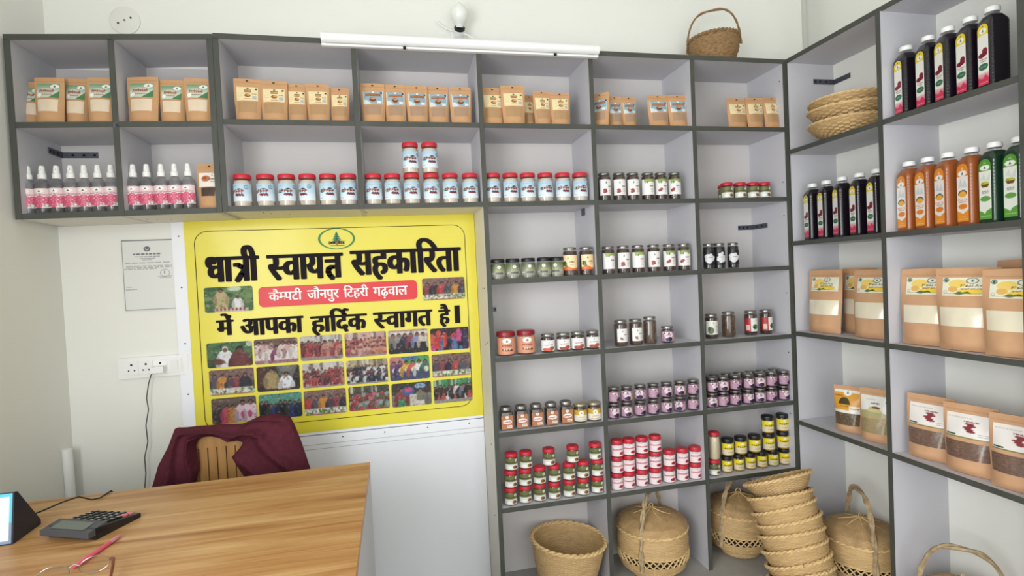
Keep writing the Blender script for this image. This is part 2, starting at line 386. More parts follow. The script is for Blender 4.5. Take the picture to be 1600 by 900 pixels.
# ------------------------------------------------------------------ jars
def arc_fn(R, z0, z1, half):
    def fn(u, v):
        t = -PI/2+(u-.5)*2*half; return (R*math.cos(t), R*math.sin(t), z0+(z1-z0)*v)
    return fn
def jar(name, cat, H, R, lid_h, lid_m, cont, label_z, canvas, half=1.25, lid_r=None, neck=.9, sq=None, top=None, ridged=True, fill=.86, lab_name='label'):
    t = thing(name, '', cat); N = 22; lid_r = lid_r or R*.98; zb = H-lid_h
    sh = zb-R*.32
    b = MB().lathe([(R*.86, .0005), (R*.98, .003), (R, .007), (R, sh), (R*.97, sh+R*.1), (R*neck, zb-.003), (R*neck, zb+.002)], N, sq=sq)
    b.build('glass', MT['glass'], t, True)
    c = MB().lathe([(R*.84, .0025), (R*.93, .006), (R*.93, sh-.002), (R*.86, sh+R*.1), (R*.84, max(sh+R*.12, zb*fill))], N, sq=sq)
    c.build('contents', cont, t, True)
    l = MB(); n = 40
    l.lathe([(lid_r, zb), (lid_r*1.01, zb+.0015), (lid_r, zb+lid_h*.75), (lid_r*.95, H-.0008), (lid_r*.88, H), (0.001, H)], n)
    if ridged:
        for j in range(4):
            for i in range(0, n, 2):
                x, y, z = l.v[j*n+i]; l.v[j*n+i] = (x*.975, y*.975, z)
    lo = l.build('lid', lid_m, t, True)
    if top is not None:
        k = MB(); k.lathe([(lid_r*.8, H+.0003), (0.001, H+.0004)], 20); k.build('lid_print', top, lo)
    if canvas is not None:
        z0, z1 = label_z
        if sq:
            a = R*.97
            me = canvas.mesh('label', lambda u, v: ((u-.5)*2*a*.93, -R*1.004, z0+(z1-z0)*v), 44, 34, MT['gprint'])
        else: me = canvas.mesh('label', arc_fn(R*1.012, z0, z1, half), 56, 40, MT['gprint'])
        new_obj(lab_name, me, t)
    return t
def cont(name, rgb, am=.25, sc=90): return mat(name, rgb, .45, .4, coat=.3, noise=(sc, am))
C_flour = cont('pale_flour', (222, 206, 186), .06); C_dark = cont('dark_pickle', (70, 48, 38), .5, 140); C_black = cont('black_honey', (30, 26, 28), .3)
C_green = cont('green_powder', (148, 146, 116), .08); C_brown = cont('brown_powder', (120, 72, 50), .1); C_olive = cont('dried_herb', (130, 124, 84), .25, 200)
C_yellow = cont('turmeric_honey', (176, 140, 60), .15); C_berry = cont('berry_jam', (46, 26, 40), .3); C_cream = cont('cream_powder', (226, 208, 176), .05)
C_salt = cont('white_salt', (225, 205, 205), .05)
rnd = random.Random(4)
def cv_blue(shift=0.):
    c = Canvas(112, 72, (182, 206, 222)); c.grad((206, 222, 234), (168, 196, 214)); c.grad((222, 232, 240), (200, 218, 228), 0, .42)
    s = shift
    c.ell(.22+s, .5, .10, .07, (60, 110, 70)); c.ell(.15+s, .54, .06, .05, (80, 130, 90)); c.words(.35+s, .85, .3, .035, (120, 150, 170), 2)
    for k in range(9): c.ell(.44+s+.035*k, .35+.03*math.sin(k*2.1), .05, .055, (96, 36, 46) if k % 2 else (122, 48, 56))
    c.poly([(.12+s, .50), (.78+s, .50), (.80+s, .64), (.16+s, .64)], (206, 186, 180))
    c.scrawl(5, .47+s, .565, .6, .22, (96, 40, 40)); c.ell(.58+s, .67, .10, .035, (30, 34, 44)); c.ring(.86+s, .78, .09, .12, .3, (90, 120, 130)); c.logo(.86+s, .78, .06, .10, None)
    c.rect(.05+s, .12, .25+s, .145, (60, 60, 70)); return c
def cv_white(top, blob, seed):
    c = Canvas(96, 72, (232, 230, 226)); r = random.Random(seed)
    if top is not None:
        for k in range(7): c.ell(.3+.11*k, .97, .09, r.uniform(.10, .24), top)
    c.logo(.42, .82, .10, .12, None)
    if blob is not None:
        for k in range(5): c.ell(.36+r.uniform(-.07, .07), .28+r.uniform(-.08, .08), .08, .09, blob)
    c.scrawl(6, .68, .55, .26, .11, (74, 40, 44))
    for k in range(3): c.words(.70, .40-.1*k, .2, .03, (150, 110, 110), seed+k)
    return c
def cv_orange():
    c = Canvas(96, 72, (240, 214, 170)); c.poly([(0, 0), (1, 0), (1, .2), (.6, .12), (.3, .3), (0, .16)], (222, 110, 50)); c.grad((196, 70, 40), (222, 110, 50), 0, .06)
    c.ell(.16, .45, .12, .16, (60, 90, 50)); c.ell(.22, .3, .08, .1, (90, 120, 60)); c.logo(.36, .82, .10, .12, None); c.scrawl(5, .55, .55, .3, .12, (70, 50, 30)); c.words(.55, .36, .2, .04, (120, 130, 90), 3); return c
def cv_splash(seed):
    c = Canvas(96, 72, (34, 32, 34)); r = random.Random(seed)
    for k in range(26):
        t = r.uniform(0, 6.28); q = r.uniform(.05, .36); c.ell(.5+q*math.cos(t), .52+q*math.sin(t)*.9, .12, .10, (216, 216, 218))
    c.words(.5, .55, .3, .04, (60, 60, 60), seed); return c
def cv_green():
    c = Canvas(96, 64, (150, 152, 140)); c.grad((168, 168, 158), (92, 106, 62), .25, 1); c.ell(.52, .76, .09, .13, (236, 238, 232)); c.logo(.52, .76, .07, .1, None)
    c.scrawl(4, .5, .5, .4, .12, (176, 168, 60))
    for k in range(6): c.ell(.38+.06*k, .26, .05, .09, (92, 94, 82)); 
    c.rect(.05, .2, .25, .3, (216, 216, 214)); return c
def cv_peach():
    c = Canvas(96, 72, (206, 146, 116)); c.ell(.5, .8, .17, .16, (238, 236, 230)); c.logo(.5, .8, .13, .13, None); c.scrawl(6, .5, .52, .4, .13, (130, 44, 40))
    for k in range(7): c.ell(.36+.05*k, .27+.05*math.sin(k*3), .06, .07, (214, 190, 160) if k % 2 else (120, 56, 36))
    c.noise(8, 3); return c
def cv_small(seed):
    c = Canvas(90, 60, (232, 228, 226)); r = random.Random(seed)
    for k in range(6): c.ell(.2+r.uniform(0, .5), .14, .12, .14, (204, 92, 62) if seed % 2 else (150, 70, 60))
    c.logo(.5, .82, .09, .12, None); c.scrawl(7, .5, .55, .5, .13, (130, 50, 44)); c.ell(.68, .24, .16, .17, (176, 84, 50)); return c
def cv_square():
    c = Canvas(80, 64, (172, 114, 76)); c.noise(16, 7, 3); c.ell(.5, .88, .14, .11, (232, 226, 214)); c.logo(.5, .88, .1, .09, None)
    c.ell(.5, .54, .46, .18, (238, 232, 228)); c.ring(.5, .54, .46, .18, .12, (150, 90, 60)); c.scrawl(12, .5, .54, .7, .14, (170, 60, 50)); c.rect(.46, .10, .9, .28, (232, 226, 218)); c.words(.68, .19, .36, .05, (120, 100, 90), 2); return c
def cv_mustard():
    c = Canvas(90, 60, (226, 220, 204)); c.rect(0, .55, 1, 1, (204, 160, 60)); c.ell(.5, .72, .14, .2, (240, 236, 224)); c.logo(.5, .74, .1, .14, None); c.scrawl(4, .5, .36, .4, .16, (190, 160, 90)); c.words(.5, .14, .5, .05, (130, 120, 90), 3); return c
def cv_purple(v):
    c = Canvas(90, 60, (184, 146, 166)); c.noise(20, v, 4)
    cx = [.62, .5, .72, .42][v % 4]
    if v % 4 != 2: c.ell(cx-.05, .62, .26, .34, (226, 206, 214))
    c.scrawl(3, cx-.05, .66, .3, .26, (110, 84, 100)); c.ell(cx+.02, .24, .15, .2, (38, 30, 56)); c.ell(cx-.12, .2, .09, .13, (60, 40, 80))
    if v % 4 == 1: c.rect(.72, .0, 1, .45, (222, 170, 90))
    c.ell(cx-.3, .85, .12, .12, (230, 214, 196)); c.rect(0, .9, 1, 1, (70, 54, 64), .7); c.rect(0, 0, 1, .07, (70, 50, 66), .6)
    for k in range(5): c.ell(cx-.28+.13*k, .78-.10*(k % 2), .05, .08, (222, 208, 200) if k % 2 else (120, 84, 104))
    return c
def cv_olive():
    c = Canvas(90, 60, (222, 222, 214)); c.rect(0, .5, 1, 1, (110, 112, 66)); c.scrawl(5, .42, .66, .5, .16, (46, 48, 28)); c.ell(.76, .82, .1, .12, (236, 236, 226)); c.logo(.76, .82, .08, .1, None)
    c.ell(.66, .22, .12, .16, (150, 96, 46)); c.ell(.76, .18, .08, .1, (84, 60, 40)); c.ell(.35, .2, .16, .1, (240, 240, 236)); return c
def cv_redwhite():
    c = Canvas(90, 60, (236, 218, 220)); c.scrawl(8, .5, .62, .74, .16, (170, 26, 50))
    for k in range(4): c.ell(.62+.05*k, .25+.04*math.sin(k*2.2), .1, .11, (166, 34, 56))
    c.words(.35, .88, .3, .03, (190, 120, 130), 2); return c
def cv_yellow():
    c = Canvas(90, 60, (222, 210, 176)); c.rect(0, .5, 1, 1, (236, 214, 40)); c.scrawl(5, .5, .6, .62, .18, (60, 52, 24)); c.ell(.5, .86, .1, .1, (240, 236, 220)); c.words(.55, .26, .34, .08, (190, 150, 60), 3); c.rect(0, 0, 1, .07, (190, 150, 50)); return c
def cv_cherry():
    c = Canvas(96, 72, (228, 228, 224)); c.rect(0, 0, .36, 1, (176, 40, 48)); c.rect(.08, .1, .3, .5, (222, 190, 170)); c.ell(.62, .35, .16, .2, (84, 110, 60)); c.ell(.56, .28, .08, .1, (50, 70, 40)); c.logo(.68, .84, .09, .11, None); c.words(.88, .4, .14, .05, (90, 90, 90), 3); return c
def cv_leaf():
    c = Canvas(96, 72, (224, 226, 214)); c.ell(.34, .3, .18, .26, (92, 106, 74)); c.ell(.26, .44, .09, .14, (60, 76, 50)); c.logo(.5, .84, .09, .11, None)
    for k in range(4): c.words(.72, .6-.12*k, .24, .04, (110, 110, 100), k)
    return c
J = {
 'powder': lambda v: jar('powder_jar', 'jar', .119, .0315, .017, MT['red'], C_flour, (.02, .084), cv_blue([0, -.14, .1][v]), 1.35, .031),
 'pickle': lambda v: jar('pickle_jar', 'jar', .118, .027, .010, MT['silver'], C_dark, (.022, .088), cv_white([(150, 170, 84), None, (140, 160, 90)][v], [None, (150, 52, 58), (146, 48, 54)][v], v), 1.3, .0245, .84),
 'honey': lambda v: jar('honey_jar', 'jar', .118, .030, .010, MT['silver'], C_dark, (.024, .086), cv_orange(), 1.3, .027, .84),
 'black': lambda v: jar('honey_jar', 'jar', .114, .029, .010, MT['silver'], C_black, (.018, .08), cv_splash(3+v), 1.3, .026, .84),
 'green': lambda v: jar('powder_jar', 'jar', .082, .0285, .015, MT['black'], C_green, (.012, .060), cv_green(), 1.4, .028),
 'peach': lambda v: jar('powder_jar', 'jar', .098, .038, .020, MT['red2'], C_brown, (.008, .074), cv_peach(), 1.4, .0375),
 'small': lambda v: jar('chutney_jar', 'jar', .078, .0285, .010, MT['silver'], C_dark, (.009, .052), cv_small(v), 1.3, .027, .88),
 'square': lambda v: jar('square_jar', 'jar', .092, .0265, .014, MT['silver'], C_dark, (.005, .060), cv_square(), 1.2, .0245, .8, sq=7, top=MT['black']),
 'mustard': lambda v: jar('ghee_jar', 'jar', .079, .028, .011, MT['silver2'], C_dark, (.008, .054), cv_mustard(), 1.3, .0275, .88),
 'purple': lambda v: jar('jam_jar', 'jar', .067, .0245, .008, MT['silver'], C_berry, (.006, .050), cv_purple(v), 1.4, .0235, .88),
 'olive': lambda v: jar('herb_jar', 'jar', .070, .0255, .015, MT['red'], C_olive, (.006, .050), cv_olive(), 1.4, .0255),
 'redwhite': lambda v: jar('rice_jar', 'jar', .070, .0258, .016, MT['red'], C_salt, (.004, .050), cv_redwhite(), 1.45, .0258),
 'yellow': lambda v: jar('turmeric_jar', 'jar', .074, .0235, .016, MT['black'], C_yellow, (.006, .054), cv_yellow(), 1.4, .0235),
 'tall': lambda v: jar('powder_jar', 'jar', .122, .0245, .016, MT['red'], C_cream, (0, 0), None, lid_r=.0235),
 'cherry': lambda v: jar('preserve_jar', 'jar', .112, .0285, .010, MT['silver'], C_dark, (.018, .078), cv_cherry(), 1.35, .026, .84),
 'leaf': lambda v: jar('preserve_jar', 'jar', .110, .0275, .010, MT['silver'], C_dark, (.02, .08), cv_leaf(), 1.35, .025, .84),
 'curved': lambda v: jar('pickle_jar', 'jar', .112, .0285, .010, MT['silver'], cont('brown_pickle', (86, 62, 50), .5, 110), (.02, .076), cv_white(None, (150, 120, 110), 7), 1.0, .0255, .82),
 'plain': lambda v: jar('preserve_jar', 'jar', .115, .030, .010, MT['silver'], cont('brown_preserve', (92, 70, 54), .45, 80), (.018, .08), None, lid_r=.027, neck=.84),
 'greendull': lambda v: jar('herb_jar', 'jar', .073, .0265, .013, MT['red'], C_olive, (.006, .052), cv_olive(), 1.3, .0265),
}
def place_jar(kind, var, px, row_z, Y, label, group, zoff=0., rot=0., scale=None):
    Hm = .05
    x = ulin(px, Y, row_z+Hm+zoff)
    face = math.atan2(x-CAM[0], Y-CAM[1])*-.35+rot
    return put(kind+str(var), lambda: J[kind](var), (x, Y, row_z+h+zoff+.0003), (0, 0, face), label, group, scale)
ROWN = ['top', 'second', 'third', 'fourth', 'fifth', 'sixth', 'bottom']
def lab(i, desc, row, col): return '%s %s from left, %s row, %s column' % (ORD[i], desc, ROWN[row], ORD[col])
# second row: red-lidded powder jars
G = 'red-lidded powder jars in the second row'
for i, (px, v) in enumerate(zip((380.2, 416, 449, 481.6, 513.3, 545), (1, 1, 0, 1, 0, 0))):
    place_jar('powder', v, px+(-4 if v == 9 else 0), MZ[2], .045, lab(i, 'pale blue labelled jar with red lid', 1, 2), G, rot=[-.1, .05, 0, -.35, .05, .1][i])
for i, px in enumerate((584.4, 614, 644.2, 674.6, 704, 735)):
    place_jar('powder', 0, px, MZ[2], .045, lab(i, 'pale blue labelled jar with red lid', 1, 3).replace('first', 'first floor-standing', 0), G, rot=.1*math.sin(i*2))
for i, px in enumerate((641.6, 671.6)):
    place_jar('powder', 0, px, MZ[2], .045, ['left', 'right'][i]+' red-lidded jar stacked on top of the others, second row, fourth column', G, zoff=.1196, rot=.05)
for i, px in enumerate((770.4, 798, 825, 852.5, 879.7, 906.4)):
    place_jar('powder', 2 if i == 3 else 0, px, MZ[2], .045, lab(i, 'pale blue labelled jar with red lid', 1, 4), G, rot=.12*math.sin(i*1.7))
for i, px in enumerate((944.4, 967.6, 989, 1012.4, 1032.7, 1054)):
    place_jar('pickle', (1, 1, 1, 0, 2, 2)[i], px, MZ[2], .04, lab(i, 'dark pickle jar with white label', 1, 5), 'white-labelled pickle jars', rot=(.3, .1, .1, -.1, 0, -.2)[i])
for i, px in enumerate((1135.5, 1156, 1176, 1193.7)):
    place_jar('greendull', 0, px, MZ[2], .05, lab(i, 'short herb jar with red lid', 1, 6), 'short red-lidded herb jars')
place_jar('greendull', 0, 1131, MZ[2], .115, 'short red-lidded herb jar standing behind the first, second row, seventh column', 'short red-lidded herb jars')
# third row
for i, px in enumerate((778, 801.4, 825.5, 850, 870.3)):
    place_jar('green', 0, px, MZ[3], .035, lab(i, 'green labelled jar with black lid', 2, 4), 'green-labelled black-lidded jars', rot=(0, .05, .0, -.25, -.5)[i])
for i, px in enumerate((891.0, 916.0)):
    place_jar('honey', 0, px, MZ[3], .03, lab(i, 'dark honey jar with orange-cream label', 2, 4), 'orange-labelled honey jars', rot=(-.1, .4)[i])
for i, px in enumerate((950.6, 974, 997, 1021.4, 1045.4, 1068.6)):
    place_jar('pickle', (0, 1, 0, 1, 2, 2)[i], px, MZ[3], .035, lab(i, 'dark pickle jar with white label', 2, 5), 'white-labelled pickle jars', rot=(.1, .1, 0, .1, 0, -.2)[i])
for i, px in enumerate((1107.5, 1124, 1145.5)):
    place_jar('black', i % 2, px, MZ[3], .04, lab(i, 'black jar with white splash label', 2, 6), 'black jars with a splash label', scale=(.85, .85, 1))
# fourth row
for i, px in enumerate((790.6, 822)):
    place_jar('peach', 0, px, MZ[4], .045, lab(i, 'wide peach labelled jar with dark red lid', 3, 4), 'wide peach-labelled jars')
for i, px in enumerate((855.7, 880, 902.4, 926)):
    place_jar('small', (1, 0, 0, 0)[i] if i else 1, px, MZ[4], .035, lab(i, 'small dark chutney jar with white label', 3, 4), 'small chutney jars')
for i, px in enumerate((970, 993.3)):
    place_jar('curved', 0, px, MZ[4], .045, lab(i, 'dark jar with curved white label', 3, 5), 'dark jars in the fourth row', rot=.2)
place_jar('plain', 0, 1015.7, MZ[4], .045, 'dark brown jar turned away without label, fourth row, sixth column', 'dark jars in the fourth row', scale=(.95, .95, 1.03))
place_jar('purple', 1, 1042.7, MZ[4], .04, 'lone small jam jar right of three dark jars, fourth row, sixth column', 'small jam jars', scale=(1.1, 1.1, 1.08))
place_jar('leaf', 0, 1111.6, MZ[4], .06, 'dark jar with green leaf label, fourth row, far left of seventh column', 'dark jars in the fourth row')
place_jar('plain', 0, 1138.4, MZ[4], .065, 'dark brown jar with torn label remnant, fourth row, seventh column', 'dark jars in the fourth row')
for i, px in enumerate((1173, 1196.5)):
    place_jar('cherry', 0, px, MZ[4], .075, ['left', 'right'][i]+' of two dark jars with red and white labels, fourth row, seventh column', 'dark jars in the fourth row', rot=(0, .35)[i])
# fifth row
for i, px in enumerate((790.6, 814.2, 837.8, 860.8, 884)):
    place_jar('square', 0, px, MZ[5], .045, lab(i, 'square jar with brown label', 4, 4), 'square brown-labelled jars', rot=.06)
for i, px in enumerate((906.3, 928)):
    place_jar('mustard', 0, px, MZ[5], .035, lab(i, 'round jar with mustard and cream label', 4, 4), 'mustard-labelled round jars')
PX5 = [(958.9, 978.9, 1000.2, 1020.5, 1041, 1062, 1082.3), (1112.5, 1129.5, 1148.8, 1168.8, 1187.5, 1204.8, 1224)]
for c in range(2):
    for lay in range(2):
        for i, px in enumerate(PX5[c]):
            place_jar('purple', (0, 1, 2, 2, 0, 3, 2)[(i+lay*3+c) % 7] if not (i == 1 and lay == 1) else 1, px, MZ[5], .03, '%s purple jam jar from left, %s front layer, fifth row, %s column' % (ORD[i], ('lower', 'upper')[lay], ORD[5+c]), 'small jam jars', zoff=.0674*lay, rot=.2*math.sin(i*2.3+lay))
for lay in range(2):
    for i in range(7):
        xx = ulin(PX5[1][i], .03, MZ[5]+.05)
        put('purple0', lambda: J['purple'](0), (xx-.004, .086, MZ[5]+h+.0003+.0674*lay), (0, 0, .2), '%s purple jam jar from left, %s back layer, fifth row, seventh column' % (ORD[i], ('lower', 'upper')[lay]), 'small jam jars')
# sixth row
low = (797.8, 820.4, 843, 865.7, 888.8, 910.7, 932.8)
for lay in range(2):
    for i, px in enumerate(low):
        place_jar('olive', 0, px, MZ[6], .035, '%s red-lidded olive labelled jar from left, %s layer, sixth row, fifth column' % (ORD[i], ('bottom', 'middle')[lay]), 'red-lidded herb jars', zoff=.0704*lay, rot=.15*math.sin(i*2.1+lay))
for i, px in enumerate((798.7, 821.4, 857.3, 894.4, 929.4)):
    place_jar('olive', 0, px, MZ[6], .035, '%s red-lidded olive labelled jar from left, top layer, sixth row, fifth column' % ORD[i], 'red-lidded herb jars', zoff=.1408)
low = (963.8, 982.3, 1002.7, 1023.3, 1045.2, 1065.8, 1085.6)
for lay in range(3):
    for i, px in enumerate(low if lay < 2 else low[:4]):
        place_jar('redwhite', 0, px, MZ[6], .04, '%s red and white jar from left, %s layer, sixth row, sixth column' % (ORD[i], ('bottom', 'middle', 'top')[lay]), 'red and white jars', zoff=.0704*lay, rot=.12*math.sin(i*1.3+lay))
place_jar('olive', 0, 1115.5, MZ[6], .045, 'red-lidded jar beneath the tall cream jar, sixth row, seventh column', 'red-lidded herb jars')
place_jar('tall', 0, 1116, MZ[6], .045, 'tall narrow jar of cream powder with red lid, sixth row', 'red-lidded herb jars', zoff=.0704)
yl = (1135.5, 1154, 1172, 1190, 1207.5, 1225)
for i, px in enumerate(yl):
    place_jar('yellow', 0, px, MZ[6], .055, '%s yellow labelled black-lidded jar from left, bottom layer, seventh column' % ORD[i], 'yellow-labelled jars')
for i, px in enumerate((1136.6, 1157, 1178.5, 1200.8, 1222.8)):
    place_jar('yellow', 0, px, MZ[6], .055, '%s yellow labelled black-lidded jar from left, middle layer, seventh column' % ORD[i], 'yellow-labelled jars', zoff=.0744, scale=(1.13, 1.13, 1.08))
for i, px in enumerate((1199, 1222)):
    place_jar('yellow', 0, px, MZ[6], .055, ['left', 'right'][i]+' of two yellow labelled jars on top of the pile, seventh column', 'yellow-labelled jars', zoff=.0744+.0803, scale=(1.13, 1.13, 1.08))
# ------------------------------------------------------------------ spray bottles
def cv_rose():
    c = Canvas(90, 90, (232, 206, 208)); c.grad((222, 150, 170), (236, 220, 218), .1, .6); r = random.Random(2)
    for k in range(9):
        x, y = .2+.3*(k % 3)+r.uniform(-.05, .05), .14+.17*(k//3)+r.uniform(-.03, .03)
        c.ell(x, y, .17, .12, (204, 84, 116)); c.ell(x, y, .10, .07, (222, 128, 150)); c.ell(x+.02, y-.01, .05, .035, (180, 60, 96))
    c.ell(.5, .86, .2, .085, (238, 236, 230)); c.logo(.5, .86, .16, .08, None); c.text('Rose Water', .5, .68, .76, .10, (110, 60, 80)); c.ell(.8, .12, .15, .09, (232, 230, 222)); c.ring(.8, .12, .12, .07, .25, (60, 60, 50)); return c
def spray():
    t = thing('spray_bottle', '', 'bottle'); R = .0235
    MB().lathe([(R*.9, 0), (R, .004), (R, .096), (R*.9, .106), (R*.6, .116), (.0105, .122), (.0105, .128)], 24).build('bottle', MT['pet'], t, True)
    MB().lathe([(R*.88, .002), (R*.93, .005), (R*.93, .098), (R*.8, .106)], 24).build('rose_water', MT['water'], t, True)
    new_obj('label', cv_rose().mesh('label', arc_fn(R*1.015, .022, .088, 1.35), 56, 56, MT['gprint']), t)
    b = MB().lathe([(.0125, .122), (.0125, .138), (.010, .140), (.0085, .158), (.0075, .166), (.004, .168)], 20); b.box(-.003, .003, -.0115, -.006, .150, .156)
    b.build('spray_cap', MT['white'], t, True); return t
MT['water'] = clear('rose_water', (.95, .94, .95), .06)
for i, px in enumerate((47, 69.3, 92, 114, 135, 156.3, 177)):
    Y = .05; x = ulin(px-1, Y, lz(2, -2.8)+.06); put('spray', spray, (x, Y, lz(2, x)+h+.0006), (0, 0, .15 if i in (4, 5, 6) else 0.0), lab(i, 'clear spray bottle with rose label', 1, 0), 'rose water spray bottles')
for i, px in enumerate((209, 230.4, 253, 274, 295)):
    Y = .05; x = ulin(px+1, Y, lz(2, -2.5)+.06); put('spray', spray, (x, Y, lz(2, x)+h+.0006), (0, 0, -.15 if i == 4 else 0.05), lab(i, 'clear spray bottle with rose label', 1, 1), 'rose water spray bottles')
# ------------------------------------------------------------------ pouches
def pouch_fn(w, H, th, seed, off=0.0, taper=.06, back=False):
    r = random.Random(seed); a, b, c2, d = [r.uniform(0, 6) for _ in range(4)]; ww = w*.028
    def fn(u, v):
        x = u*2-1
        prof = (1-max(0, (v-.30)/.58)**1.5) if v < .88 else 0.0
        prof = max(prof, 0.05); prof *= min(1, .55+v*6)
        hw = w/2*(1-taper*math.sin(min(1, v/.75)*PI)*.4-(.11*(1-min(1, v/.5))))
        y = th/2*prof*max(0.0, 1-abs(x)**2.6)
        wr = (math.sin(5*x+9*v+a)*.5+math.sin(11*x-7*v+b)*.28+math.sin(3*x+17*v+c2)*.30)*ww*.6*(1-x*x)*(.35+.65*min(1, v*3))
        lean = .018*math.sin(v*2.2+d)*w*x
        z = H*v*(1-.0*x)+math.sin(v*PI)*0+(-.010*w*x*x if v > .98 else 0)
        yy = -(y+wr*.5)-.001-off+lean
        if back: yy = (y*.75+wr*.3)+.001+lean
        return (x*hw, yy, z)
    return fn
def sub(fn, u0, u1, v0, v1): return lambda u, v: fn(u0+(u1-u0)*u, v0+(v1-v0)*v)
def pouch(w, H, th, seed, canvas, lab_r, win_r, win_m, kraft='kraft', wcanvas=None, hole=True):
    t = thing('standing_pouch', '', 'pouch'); f = pouch_fn(w, H, th, seed); g = pouch_fn(w, H, th, seed, back=True)
    b = MB(); nu, nv = 20, 26
    b.grid(f, nu, nv); n = len(b.v); b.grid(lambda u, v: g(1-u, v), nu, nv)
    for j in range(nv):
        k = j*(nu+1); b.f.append((k, k+nu+1, n+k+nu+1+nu, n+k+nu)); b.f.append((k+nu, n+k, n+k+nu+1, k+2*nu+1))
    top = [nv*(nu+1)+i for i in range(nu+1)]+[n+nv*(nu+1)+i for i in range(nu+1)]
    b.f.append(tuple(reversed(top))); b.f.append(tuple([i for i in range(nu+1)]+[n+i for i in range(nu+1)]))
    b.build('pouch_body', MT[kraft], t, True)
    fo = pouch_fn(w, H, th, seed, .0009)
    for z in (.905,):
        MB().grid(sub(pouch_fn(w, H, th, seed, .0012), .04, .96, z, z+.012), 10, 1).build('seal_line', MT[kraft+'_seam'], t)
    if canvas is not None:
        new_obj('label', canvas.mesh('label', sub(fo, *lab_r), 60, 48, MT['gprint']), t)
    if wcanvas is not None: new_obj('window', wcanvas.mesh('window', sub(fo, *win_r), 40, 24, MT['gprint']), t)
    elif win_m: MB().grid(sub(fo, *win_r), 14, 8).build('window', win_m, t, True)
    if hole:
        q = fo(.5, .945); MB().grid(lambda u, v: (q[0]+(u-.5)*.008, q[1]-.0012, q[2]+(v-.5)*.004), 1, 1).build('hang_hole', MT['hole'], t)
    return t
MT['kraft_seam'] = mat('kraft_seam', (182, 138, 98), .6); MT['kraft2_seam'] = mat('kraft_pale_seam', (190, 146, 108), .6)
MT['win_flour'] = mat('flour_window', (232, 222, 196), .3, .5, coat=.5, noise=(10, .04)); MT['win_brown'] = mat('brown_window', (176, 138, 96), .35, .5, coat=.3, noise=(20, .06)); MT['win_grey'] = mat('grey_window', (166, 134, 108), .35, .5, coat=.3, noise=(20, .06))
MT['win_white'] = mat('white_window', (226, 206, 180), .35, .5, coat=.3, noise=(20, .04))
def cv_p_green():
    c = Canvas(100, 72, (196, 206, 190)); c.grad((214, 218, 206), (96, 140, 100), .3, 1.1); c.poly([(1, 0), (.55, 0), (1, .5)], (76, 124, 84)); c.ell(.78, .82, .2, .14, (236, 238, 230)); c.logo(.78, .82, .15, .12, None)
    c.ell(.45, .48, .38, .22, (206, 196, 176)); c.scrawl(8, .45, .5, .66, .26, (124, 62, 52)); c.words(.45, .24, .5, .05, (120, 90, 80), 1); c.ell(.14, .2, .11, .13, (240, 240, 234)); return c
def cv_p_brown():
    c = Canvas(100, 76, (232, 214, 168)); c.noise(7, 5, 3); c.rect(.36, .60, .68, .80, (130, 76, 40)); c.scrawl(6, .52, .70, .3, .12, (232, 210, 150)); c.ell(.52, .9, .05, .06, (90, 110, 60))
    c.ell(.52, .38, .15, .13, (150, 92, 48)); c.ell(.56, .42, .09, .08, (206, 160, 96)); c.rect(.86, .8, .96, .92, (50, 50, 44)); c.rect(.74, .1, .92, .36, (176, 182, 186)); c.ring(.16, .42, .1, .13, .2, (206, 190, 150)); c.words(.52, .14, .3, .04, (120, 90, 60), 4); c.words(.82, .5, .2, .04, (150, 130, 100), 4); return c
def cv_p_blue():
    c = Canvas(100, 76, (142, 168, 178)); c.noise(10, 6, 3); c.poly([(.0, 0), (.4, 0), (.2, .3), (0, .4)], (206, 216, 216)); c.rect(.12, .62, .88, .80, (132, 68, 44)); c.scrawl(9, .5, .71, .7, .13, (214, 150, 100)); c.ell(.5, .92, .06, .06, (236, 236, 226))
    c.ell(.48, .36, .17, .18, (120, 62, 36)); c.ell(.5, .44, .13, .07, (206, 150, 106)); c.rect(.86, .82, .97, .94, (50, 50, 54)); c.rect(.7, .06, .92, .26, (226, 228, 226)); c.ring(.5, .5, .5, .5, .02, (220, 226, 226)); c.rect(0, 0, .03, 1, (226, 230, 230)); c.rect(.97, 0, 1, 1, (226, 230, 230)); return c
def cv_p_makki(dev=True):
    c = Canvas(140, 62, (232, 230, 208)); c.ell(.30, .66, .18, .24, (238, 206, 110)); c.ell(.22, .36, .10, .16, (226, 178, 96)); c.ell(.60, .24, .30, .16, (240, 204, 76)); c.poly([(.24, .12), (.36, .24), (.5, .12), (.36, .04)], (88, 112, 66)); c.poly([(.4, .16), (.52, .24), (.62, .1)], (66, 92, 56))
    c.ring(.58, .82, .12, .16, .18, (70, 80, 70)); c.logo(.58, .83, .08, .12, None); c.text('Makki Atta', .60, .56, .44, .15, (66, 52, 30)); c.text('\u092e\u0915\u094d\u0915\u0947 \u0915\u093e \u0906\u091f\u093e', .60, .36, .44, .15, (120, 84, 30)); c.ell(.07, .86, .055, .12, (44, 78, 56)); c.ring(.07, .86, .04, .08, .3, (200, 220, 200)); c.rect(.02, .10, .95, .13, (120, 130, 110), .5); c.ring(.07, .22, .04, .08, .3, (150, 150, 150)); return c
def cv_p_red():
    c = Canvas(110, 84, (234, 228, 222)); c.words(.3, .84, .5, .05, (200, 190, 180), 3); c.scrawl(8, .56, .70, .32, .08, (110, 60, 64))
    for k in range(5): c.ell(.52+.05*math.sin(k*2.1), .60-.075*k, .10, .045, (134, 48, 58))
    c.rect(.02, .07, .24, .13, (50, 84, 60)); c.rect(0, 0, 1, .05, (128, 128, 70)); c.words(.84, .16, .24, .03, (130, 130, 130), 5); c.words(.84, .24, .24, .03, (130, 130, 130), 6); c.ell(.9, .84, .07, .08, (238, 238, 234)); c.logo(.9, .84, .05, .06, None); return c
